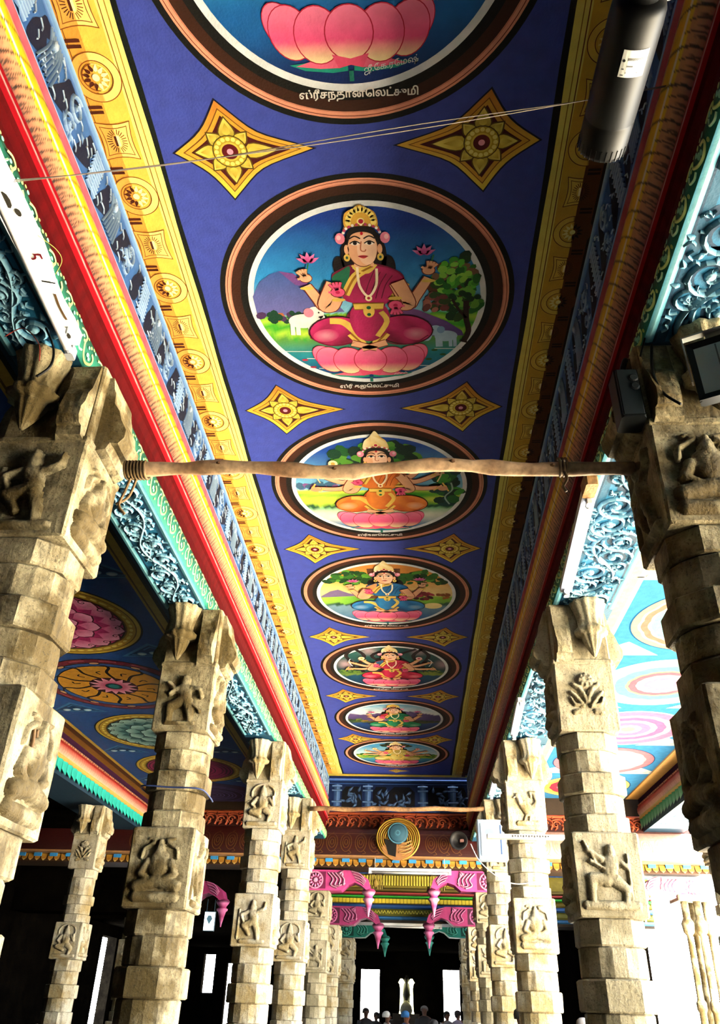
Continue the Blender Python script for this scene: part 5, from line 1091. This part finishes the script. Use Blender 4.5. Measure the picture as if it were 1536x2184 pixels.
# fluorescent lamps
def tube_light(label, p, q, wdt=.06, r=.018, batten=True, col='f4f4f8', group='fluorescent tube lights', hang=0, lit=False):
    p = Vector(p); q = Vector(q); d = (q - p); L = d.length; rz = math.atan2(d.y, d.x)
    t = thing('tube_light', label, 'lamp', tuple(p), group, rz); pit = -math.asin(d.z / L); t.rotation_euler = (0, pit, rz)
    if batten: B().box(0, L, -wdt / 2, wdt / 2, -.02, .03, 'eceef2', .01).build('batten', M_gloss, t)
    zc = -.045 if batten else 0
    B().lathe([(r, .05), (r, L - .05)], (0, 0, zc), 12, col, axis='x').build('tube', M_lamp if lit else M_gloss, t, True)
    if hang:
        for x0 in (.12, L - .12): B().tube([(x0, 0, .02), (x0, 0, hang)], .006, 6, 'a8aab0').build('hanger', M_gloss, t)
    for x0 in (0.0, L - .05):
        e = B(); e.box(x0, x0 + .05, -.02, .02, zc - .02, .0 if batten else .035, 'dcdee4', .006); h = e.build('lamp_holder', M_gloss, t)
        B().lathe([(r * 1.05, 0), (r * 1.05, .02)], (x0 + (.05 if x0 == 0 else -.02), 0, zc), 12, 'b8bcc4', axis='x').build('end_cap', M_gloss, h)
    return t
tube_light('bare white fluorescent tube under the whitewashed beam at upper left', (-1.562, 1.40, 2.62), (-1.617, 2.75, 2.62), .05, .019, False, hang=.085)
tube_light('white tube light batten hung under the right beam before the second pillar', (1.107, 4.16, 2.733), (1.175, 5.48, 2.733), .085, .02, lit=True)
tube_light('second tube light along the right beam, between second and third right pillars', (1.128, 8.0, 2.733), (1.18, 9.2, 2.733), .08, lit=True)
tube_light('third tube light along the right beam, beside the white panel box', (1.149, 10.86, 2.733), (1.17, 12.22, 2.733), .08, lit=True)
tube_light('long pale tube light under the gilt petals above the pink brackets', (-.82, 16.12, 2.22), (.72, 16.12, 2.22), .07, hang=.22)
tube_light('thin tube light over the dark doorway behind the pink brackets', (-.80, 19.62, 1.597), (.64, 19.62, 1.597), .05)
b = B(); b.box(1.06, 1.135, 4.0, 4.155, 2.70, 2.79, '7a5a34', .008); tag(b.build('wood_block', M_wood), 'small brown wooden block at the near end of the right tube light', 'block')
# whitewashed strip with the painted 5
P = [(-1.562 - .035 * min(1, max(0, (y_ - 2.2) * 4)) + r_.uniform(-.004, .004), y_) for y_ in [.4 + .1175 * k for k in range(21)]]
P = P + [(-1.662, 2.75), (-1.662, .4)]
slab = B().loft([[(x, y, z) for x, y in P] for z in (2.70, 2.768)], 'ffffff').build('plaster_patch', M_ceil, TL)
a = Art(lambda x, y, z: (x, -y, 2.70 - z))
for x, y, rx, ry in ((-1.60, 1.93, .018, .04), (-1.575, 1.99, .012, .02), (-1.63, 2.68, .014, .022)): a.ell(x, -y, rx, ry, '4a463c', .002, 9)
a.stroke([(-1.565, -2.36), (-1.62, -2.345), (-1.68, -2.35)], .009, '1c2024', .002); a.stroke(cat([(-1.592, -2.42), (-1.60, -2.50), (-1.597, -2.58)], 4), .012, '7a5a34', .002)
a.build('stain', M_paint, slab)
text_mesh('5', .095, lambda x, y, z: (-1.630 + y, 2.21 + x, 2.70 - z), '8a0c20', .003, bold=.0).build('painted_number', M_paint, slab)
# bullet camera
t = thing('bullet_camera', 'black cylindrical bullet camera with a white label at the upper right', 'camera', (.735, 1.30, 2.70))
t.rotation_euler = (.05, 0, .03)
b = B(); b.lathe([(.05, -.02), (.078, -.012), (.086, .01), (.088, .05), (.088, .38), (.0865, .383), (.0865, .388), (.088, .391), (.088, .50), (.084, .515), (.04, .518)], n=40, col='020304', axis='y'); body_ = b.build('housing', M_black, t, True)
b = B()
for k in range(28): a_ = 2 * pi * k / 28; b.box(-.0015, .0015, .47, .512, .0865, .0905, '030405'); b.v[-8:] = [(x * cos(a_) - z * sin(a_), y, x * sin(a_) + z * cos(a_)) for x, y, z in b.v[-8:]]
stuff(b.build('grip_ribs', M_black, body_))
b = B(); b.lathe([(.05, -.10), (.055, -.02)], n=24, col='020304', axis='y'); b.build('rear_neck', M_black, t, True)
lab = Art(lambda x, y, z: ((.0885 + z) * sin(x / .0885), y, -(.0885 + z) * cos(x / .0885)))
n_ = 8
for k in range(n_): lab.poly([(-.035 + .085 * k / n_, .10), (-.035 + .085 * (k + 1) / n_, .10), (-.035 + .085 * (k + 1) / n_, .19), (-.035 + .085 * k / n_, .19)], 'f2f2ee', .0008)
for k in range(16): lab.poly([(-.015 + .004 * k, .125), (-.015 + .004 * k + .002, .125), (-.015 + .004 * k + .002, .134), (-.015 + .004 * k, .134)], '2a2a2c', .0014)
for x, y, w in ((-.015, .15, .02), (-.029, .16, .008), (-.015, .172, .04), (-.029, .18, .01), (.031, .176, .012)): lab.poly([(x, y), (x + w, y), (x + w, y + .005), (x, y + .005)], '6a6c70', .0014)
lab.ell(-.027, .135, .005, .005, '1c1c20', .0014, 12); lab.build('label', M_flat, body_)
b = B(); b.lathe([(.125, 0), (.125, .012), (.118, .018), (.0, .018)], (.09, -.08, .085), 36, 'e8e4da'); pl = b.build('mount_plate', M_gloss, t)
b = B(); b.lathe([(.011, -.003), (.011, .004)], (.16, -.04, .085), 12, '14100c'); b.build('screw_hole', M_black, pl)
b = B(); b.tube([(.0, -.07, .02), (.03, -.08, .06), (.06, -.09, .10), (.30, -.09, .10)], .022, 10, '1a1c20'); b.build('mount_arm', M_black, t, True)
b = B(); b.box(.28, .44, -.16, -.02, .04, .062, '8a8c90'); b.build('ceiling_foot', M_gloss, t)
# floodlight on the nearest right pillar
t = thing('floodlight', 'square black floodlight with grey glass fixed to the nearest right pillar', 'lamp', (1.262, 2.47, 2.24)); t.rotation_euler = (.22, .0, -.45)
w, h = .112, .13
b = B(); b.box(-w, w, .0, .06, -h, h, '0c0f10', .012); hs = b.build('housing', M_black, t)
for k in range(9): B().box(-w * .85 + k * w * .21, -w * .85 + k * w * .21 + .006, .06, .085, -h * .8, h * .8, '101314').build('cooling_fin', M_black, hs)
b = B(); P_ = [(-w, -h), (w, -h), (w, h), (-w, h)]; Q_ = [(-w + .026, -h + .026), (w - .026, -h + .026), (w - .026, h - .026), (-w + .026, h - .026)]
b.add([(x, -.012, z) for x, z in P_] + [(x, -.004, z) for x, z in Q_] + [(x, .0, z) for x, z in P_], [(i, (i + 1) % 4, 4 + (i + 1) % 4, 4 + i) for i in range(4)] + [(8 + i, 8 + (i + 1) % 4, (i + 1) % 4, i) for i in range(4)], '0a0c0d'); b.build('bezel', M_black, t)
b = B(); b.box(-w + .022, w - .022, -.004, .0, -h + .022, h - .022, 'b4d0d2'); gl = b.build('glass', M_gloss, t)
b = B(); b.box(.0, .05, -.0075, -.004, -.012, .006, '1c2426', .004); b.box(-.006, -.0, -.0065, -.004, -h + .03, h - .03, '3c5254'); b.build('led_chip', M_gloss, gl)
b = B(); b.box(-w - .012, -w - .006, .01, .05, -.03, h + .05, 'b8bcb8'); b.box(w + .006, w + .012, .01, .05, -.03, h + .05, 'b8bcb8'); b.box(-w - .012, w + .012, .01, .05, h + .045, h + .052, 'b8bcb8'); b.box(-.03, .05, .03, .16, h + .02, h + .045, 'c8ccc8'); b.build('yoke', M_gloss, t)
# junction box on the pillar capital
t = thing('junction_box', 'small dark grey metal junction box on the nearest right pillar capital', 'box', (1.01, 2.90, 2.42))
b = B(); b.box(-.055, .055, -.06, .06, -.14, .14, '0e1214', .01); jb = b.build('case', M_black, t)
b = B(); b.box(-.05, .05, -.068, -.06, -.13, .13, '1c2226', .006); b.build('lid', M_black, jb)
for z in (.08, .03): B().lathe([(.016, -.076), (.022, -.072), (.022, -.066)], (-.0 + .025, 0, z), 14, '1c2022', axis='y').build('cable_gland', M_black, jb)
B().tube(cat([(.0, 0, .14), (.01, .0, .2), (.04, .03, .28)], 4), .014, 8, '24282a').build('conduit', M_black, t, True)
# cables
def cable(label, pts, r, col, nm='cable', cat_='cable', mat=None):
    P = cat([tuple(p) for p in pts], 6); o = put(nm, B().tube(P, r, 6, col).mesh(nm, mat or M_black, True)); return tag(o, label, cat_)
def at(u, v, y): q = ray(u, v); return q * (y / q.y)
cable('black cable looping from the junction box to the floodlight', [at(1390, 735, 2.84), at(1392, 790, 2.83), at(1412, 835, 2.80), at(1452, 862, 2.76)], .007, '0c0d0e')
cable('black cable arching over the nearest right pillar capital', [at(1366, 760, 2.85), at(1384, 690, 2.84), at(1398, 655, 2.84), at(1404, 680, 2.84)], .005, '0e1010')
cable('black cable looped round the nearest left capital', [at(98, 700, 2.66), at(114, 742, 2.64), at(108, 780, 2.64), at(78, 803, 2.64)], .006, '0c0c0c')
cable('thin red wire draped over the nearest left capital', [at(10, 718, 2.62), at(50, 700, 2.60), at(82, 732, 2.60), at(84, 770, 2.62)], .0025, 'a83a2c', 'wire', 'wire')
cable('pale thin wire at the left edge below the bare tube', [at(-20, 632, 2.5), at(30, 620, 2.5), at(78, 615, 2.45)], .003, 'd8d4c0', 'wire', 'wire')
pa = ray(18, 389); pa = pa * (2.745 / pa.z); pb = ray(1425, 182); pb = pb * (1.07 / pb.x)
for d, lab in ((0, 'long thin wire stretched across the ceiling under the nearest diamonds'), (.012, 'second strand of the thin wire stretched across the ceiling')):
    cable(lab, [pa.lerp(pb, k / 8) + Vector((0, d * sin(k), -.05 * sin(pi * k / 8) + d)) for k in range(9)], .0022, 'a89c94', 'wire', 'wire')
cable('white wire sagging across the right pink bracket to the third right pillar', [at(1004, 1800, 9.42), at(1022, 1835, 9.42), at(1058, 1868, 9.44), at(1098, 1885, 9.47), at(1150, 1880, 9.515)], .006, 'e8e4e0', 'wire', 'wire')
cable('thin yellow wire tangled on the green scroll band at left', [at(42, 455, 2.05), at(75, 497, 2.12), at(118, 530, 2.2), at(132, 556, 2.26), at(118, 585, 2.3)], .0016, 'd8d06a', 'wire', 'wire')
cable('blue cord tied round the shaft of the second left pillar', [(LX - .235, 6.1, 1.335), (LX - .215, 5.87, 1.34), (LX, 5.855, 1.33), (LX + .215, 5.87, 1.325), (LX + .238, 6.09, 1.32), (LX + .215, 6.31, 1.33)], .006, '3a4a7c', 'cord', 'cord')
for d in (0, .03): cable('brown rope end hanging on the nearest left pillar, ' + ('left strand' if not d else 'right strand'), [(LX + .232, 3.1 + d, .93), (LX + .236, 3.11 + d, .86), (LX + .238, 3.09 + d * 1.6, .78), (LX + .234, 3.12 + d, .71)], .008, '8a6438', 'rope', 'rope', M_cloth)
# white panel box, shelf strip and loudspeaker at the far right
t = thing('panel_box', 'white framed panel box fixed before the fourth right pillar', 'box', (1.127, 12.05, 2.08))
b = B(); b.box(-.20, .20, .0, .22, -.26, .27, '98acca', .015); cs_ = b.build('case', M_gloss, t)
b = B(); b.box(-.155, .155, -.012, 0, -.21, .22, 'bccce2', .01); dr = b.build('door', M_gloss, cs_); b = B(); b.box(.12, .135, -.018, -.012, -.19, .2, '3a64a4'); b.build('blue_edge', M_gloss, dr)
b = Art(lambda x, y, z: (x, -.0125 - z, y)); b.ell(-.03, .1, .07, .05, '8ca4c8', .001); b.poly([(-.1, -.16), (.06, -.16), (-.01, -.02)], '98b0d0', .001); b.build('faint_print', M_gloss, dr)
B().box(-.06, .06, .2, .585, -.05, .05, '8a8c90').build('wall_arm', M_gloss, t)
t = thing('shelf_strip', 'thin white metal strip strapped across the third right pillar', 'strip', (1.30, 9.42, 1.665))
b = B(); b.box(-.47, .47, -.03, .06, -.025, .02, 'e4e0d8', .005); b.build('strip', M_gloss, t)
b = B()
for k in range(14): b.box(-.2 + .03 * k, -.185 + .03 * k, -.034, -.03, -.012 + .006 * (k % 2), .008, '3a3430')
stuff(b.build('worn_print', M_flat, t))
t = thing('loudspeaker', 'dark horn loudspeaker beside the white panel box at the end eave', 'speaker', (.86, 15.78, 2.70))
b = B(); b.lathe([(.02, .22), (.05, .2), (.07, .1), (.11, .03), (.17, -.02), (.16, -.03), (.09, .03), (.03, .1)], n=24, col='1c1a1c', axis='y'); b.build('horn', M_black, t, True)
b = B(); b.box(.03, .11, .02, .32, -.02, .03, '7a4a44'); b.build('mounting', M_flat, t)
# notice board, shrine, outdoor masonry seen through the openings
t = thing('lit_sign', 'small white lit sign hanging in the dark left aisle', 'sign', (-3.92, 16.95, 1.36)); b = B(); b.box(-.11, .11, 0, .05, -.17, .17, '24485a', .008); b.box(-.08, -.07, .02, .03, .17, .385, '24485a'); b.box(.07, .08, .02, .03, .17, .385, '24485a'); b.build('frame', M_flat, t)
b = B(); b.box(-.095, .095, -.006, 0, -.155, .155, 'dcecf4'); p_ = b.build('face_panel', M_lamp, t); b = Art(lambda x, y, z: (x, -.0065 - z, y)); b.poly([(-.06, .04), (0, -.06), (.06, .04), (.03, .1), (-.03, .1)], '5a8aa4', .001); b.build('emblem', M_flat, p_)
t = thing('shrine', 'lamp-lit shrine at the far end of the dark hall', 'shrine', (-.27, 34.6, -1.6))
b = B(); b.box(-.62, .62, 0, .8, 0, 1.3, '3a2c1c', .03); b.box(-.5, .5, .05, .75, 1.3, 1.5, '4a3a24', .03); b.build('altar', M_flat, t)
for x in (-.17, .2):
    b = B(); b.lathe([(.10, 1.5), (.07, 1.6), (.06, 1.9), (.05, 2.3), (.08, 2.45), (.12, 2.5), (.04, 2.62)], (x, .3, 0), 12, 'f0eeb0'); b.build('lit_garland', M_lamp, t, True)
b = B(); b.lathe([(.2, 1.5), (.24, 1.6), (.2, 1.75), (.12, 1.85), (.05, 1.92)], (.0, .2, 0), 16, 'd8ceb0'); b.build('cloth_bundle', M_cloth, t, True)
b = B(); b.lathe([(.16, 1.9), (.2, 2.1), (.14, 2.35), (.1, 2.42), (.12, 2.55), (.03, 2.75)], (.02, .4, 0), 14, '1c140c'); b.build('idol', M_flat, t, True)
def tower(label, x, y, s):
    t = thing('stucco_tower', label, 'tower', (x, y, -1.9)); rr = random.Random(int(x * 9))
    for k in range(6):
        w_ = (2.6 - .3 * k) * s; z = 1.3 * k * s
        b = B(); b.box(-w_, w_, -.8, .8, z, z + 1.2 * s, ('e8e4dc', 'd0ccc4')[k % 2], .05); b.box(-w_ - .12, w_ + .12, -.95, .95, z + 1.0 * s, z + 1.3 * s, 'c8c4bc', .05); tr2 = b.build('tier', M_white, t)
        f_ = B().lathe([(.1, 0), (.16, .2), (.1, .5), (.07, .6), (.1, .7), (.03, .9)], n=8, col='b8b4ac').mesh('niche_figure', M_white)
        for q in range(7): o = put('niche_figure', f_, tr2, (-w_ + .2 + q * w_ * .31, -.98, z + .05)); o.scale = (s, s, s)
    return t
tower('white stucco tower seen through the left opening of the far hall', -2.2, 52, 1.0); tower('white stucco tower seen through the right opening of the far hall', 2.6, 54, .9)
t = thing('stone_steps', 'pale stone steps outside the left opening of the far hall', 'steps', (-1.8, 40, -1.9))
for k in range(6): b = B(); b.box(-1.6, 1.6, .5 * k, .5 * k + .7, 0, .42 + .36 * k, 'e8e4da', .02); b.build('step', M_white, t)
# composite colonettes at far right
t = thing('colonette_pillar', 'slender pale colonette pillar under the overexposed pink bracket', 'pillar', (5.25, 16.85, -1.6))
for dx, dy in ((-.2, -.16), (.02, -.2), (.2, -.1), (0, .1)):
    b = B(); b.lathe([(.10, 0), (.10, .3), (.07, .35), (.065, 1.7), (.09, 1.75), (.09, 1.85), (.06, 1.9), (.055, 2.9), (.1, 2.95), (.12, 3.1), (.07, 3.18), (.07, 3.5)], (dx, dy, 0), 12, 'ffffff'); b.build('colonette', M_stoneD, t, True)
b = B(); b.box(-.34, .34, -.34, .3, 3.46, 3.56, 'ffffff', .02); b.build('abacus', M_stoneW, t); b = B(); b.box(-.38, .38, -.38, .34, 0, .3, 'ffffff', .02); b.build('base', M_stoneW, t)
# ---- people, mostly below the frame: only heads and shoulders reach into view
def person(label, x, y, ht, skin, hair, top, low, rz=0, scarf=None, female=False):
    t = thing('person', label, 'person', (x, y, -1.6), 'visitors at the far end of the corridor', rz); s = ht / 1.68
    J = [(0, 0, .93, .13), (0, 0, 1.1, .125), (0, -.01, 1.28, .14), (0, 0, 1.40, .09), (0, 0, 1.46, .052), (0, -.015, 1.52, .062), (0, -.02, 1.585, .088), (0, -.01, 1.645, .062),
         (.17, 0, 1.37, .055), (.22, 0, 1.12, .042), (.22, -.08, .9, .032), (.215, -.12, .82, .03), (-.17, 0, 1.37, .055), (-.23, .01, 1.12, .042), (-.24, -.05, .88, .032), (-.235, -.08, .8, .03),
         (.09, 0, .86, .09), (.1, -.01, .48, .06), (.1, .01, .1, .042), (.1, -.12, .035, .036), (-.09, 0, .86, .09), (-.1, .02, .48, .06), (-.1, .04, .1, .042), (-.1, -.09, .035, .036)]
    Ed = [(0, 1), (1, 2), (2, 3), (3, 4), (4, 5), (5, 6), (6, 7), (3, 8), (8, 9), (9, 10), (10, 11), (3, 12), (12, 13), (13, 14), (14, 15), (0, 16), (16, 17), (17, 18), (18, 19), (0, 20), (20, 21), (21, 22), (22, 23)]
    # fingers and thumb on each hand
    for hx, hy, hz, pi_, m in ((.215, -.12, .82, 11, 1), (-.235, -.08, .8, 15, -1)):
        for q in range(5):
            fx, fy = (-.028 + .018 * q) * 0 + hx, hy - .02 + .014 * q
            L_ = (.07, .08, .076, .06, .0)[q]
            if q < 4: J += [(hx, fy - .012, hz - .045, .009), (hx - m * .012, fy - .02, hz - .045 - L_, .008)]
            else: J += [(hx - m * .03, hy - .03, hz - .01, .010), (hx - m * .045, hy - .045, hz - .05, .009)]
            Ed += [(pi_, len(J) - 2), (len(J) - 2, len(J) - 1)]
    me = bpy.data.meshes.new('body'); me.from_pydata([(a_ * s, b_ * s, c_ * s) for a_, b_, c_, _ in J], Ed, []); o = bpy.data.objects.new('tmp', me); COL.objects.link(o)
    sk = o.modifiers.new('s', 'SKIN'); 
    for i, v in enumerate(me.skin_vertices[0].data): v.radius = (J[i][3] * s, J[i][3] * s * (.8 if i in (0, 1, 2) else 1)); v.use_root = i == 0
    sb = o.modifiers.new('u', 'SUBSURF'); sb.levels = 1; sb.render_levels = 1
    m2 = bpy.data.meshes.new_from_object(o.evaluated_get(bpy.context.evaluated_depsgraph_get())); bpy.data.objects.remove(o)
    b_ = B(); b_.add([tuple(v.co) for v in m2.vertices], [tuple(p.vertices) for p in m2.polygons], skin); bo = b_.build('body', M_cloth, t, True)
    h = B(); h.lathe([(.097, -.02), (.103, .03), (.09, .075), (.05, .105), (.01, .112)], (0, .012 * s, 1.585 * s), 18, hair if not scarf else scarf); h.v = [(a_ * s, b2 * 1.08 if b2 > 0 else b2 * .8, c_ if b2 > -.04 else max(c_, 1.62 * s)) for a_, b2, c_ in h.v]; h.build('headscarf' if scarf else 'hair', M_cloth, t, True)
    if female and not scarf: B().lathe([(.02, 0), (.05, .04), (.05, .09), (.02, .12)], (0, .11 * s, 1.5 * s), 10, hair).build('hair_bun', M_cloth, t, True)
    f = B()
    for sg in (-1, 1): f.lathe([(.0, -.006), (.012, 0), (.0, .006)], (.032 * sg * s, -.098 * s, 1.59 * s), 8, '140c0a')
    f.lathe([(.004, .02), (.016, -.012), (.006, -.02)], (0, -.108 * s, 1.565 * s), 8, skin); f.box(-.024 * s, .024 * s, -.092 * s, -.082 * s, 1.527 * s, 1.535 * s, '7a2c24'); stuff(f.build('face', M_cloth, t))
    g = B(); E2 = lambda rx, ry, z: [(rx * s * cos(2 * pi * k / 18), ry * s * sin(2 * pi * k / 18), z * s) for k in range(18)]
    g.loft([E2(.175, .125, .88), E2(.165, .125, 1.05), E2(.19, .135, 1.25), E2(.20, .115, 1.36), E2(.13, .085, 1.43), E2(.065, .065, 1.455)], top); g.build('upper_garment', M_cloth, t, True)
    for sg in (-1, 1): g = B(); g.tube([(.16 * sg * s, 0, 1.385 * s), (.2 * sg * s, 0, 1.26 * s), (.225 * sg * s, .005, 1.12 * s)], [.075 * s, .064 * s, .06 * s], 10, top); g.build('sleeve', M_cloth, t, True)
    g = B(); g.loft([E2(.2, .19, .06), E2(.19, .17, .5), E2(.19, .15, .85), E2(.172, .13, .98)], low); g.build('lower_garment', M_cloth, t, True)
    return t
def px(u, y): q = ray(u, 2140); return q.x / q.y * y
for u, y, ht, sk_, hr, tp, lw, rz, sc_, fm, lab in (
    (781, 25, 1.62, '5a3420', '0c0808', '14141c', '1c1c24', .3, None, 0, 'standing person in dark clothes silhouetted at the left bright opening'),
    (803, 28, 1.52, '4a2c1c', '0c0808', '101018', '181820', -.5, None, 1, 'shorter dark silhouetted person beside the left bright opening'),
    (826, 22.5, 1.56, '7a4a30', '1c1414', 'e8e4dc', 'd8d4cc', 1.9, 'f0ece4', 1, 'person with a pale headscarf left of the shrine'),
    (866, 21, 1.58, '9a5c3c', '14100e', '2a5a9c', '1c2c4c', 2.2, '3a8ad0', 1, 'person with a blue headscarf below the lit shrine'),
    (905, 26, 1.72, '6a4430', '7a7470', '181414', '141010', 0, None, 0, 'grey-haired person in black facing the camera, right of the shrine'),
    (925, 18.5, 1.44, '7a4a30', '141012', '2464b8', '24304c', 3.1, None, 0, 'shorter person in a bright blue shirt right of the shrine'),
    (953, 27, 1.60, '7a4a34', '14100e', 'e4e0e4', '6a5a7a', .4, None, 1, 'person in a white top near the right bright opening'),
    (976, 26.5, 1.63, '7a4a34', '1c1414', 'b8a8c0', 'e0dce0', 2.7, None, 1, 'person in a pale lilac garment under the right bright opening'),
    (1111, 12.0, 1.66, '7a4a32', '0a0808', '14161c', '1c1c24', 2.9, None, 0, 'dark-haired person in black between the third right pillar and its neighbour'),
    (1241, 15.0, 1.56, '8a5a44', '8a8480', 'd8d0cc', 'e4e0d8', 2.0, None, 0, 'grey-haired person in pale clothes beside the second right pillar'),
    (1434, 12.2, 1.52, '7a4a34', '0c0c14', '1c2a5a', '141c34', 2.6, None, 0, 'person in dark blue in the bright right aisle')):
    person(lab, px(u, y), y, ht, sk_, hr, tp, lw, rz, sc_, fm)
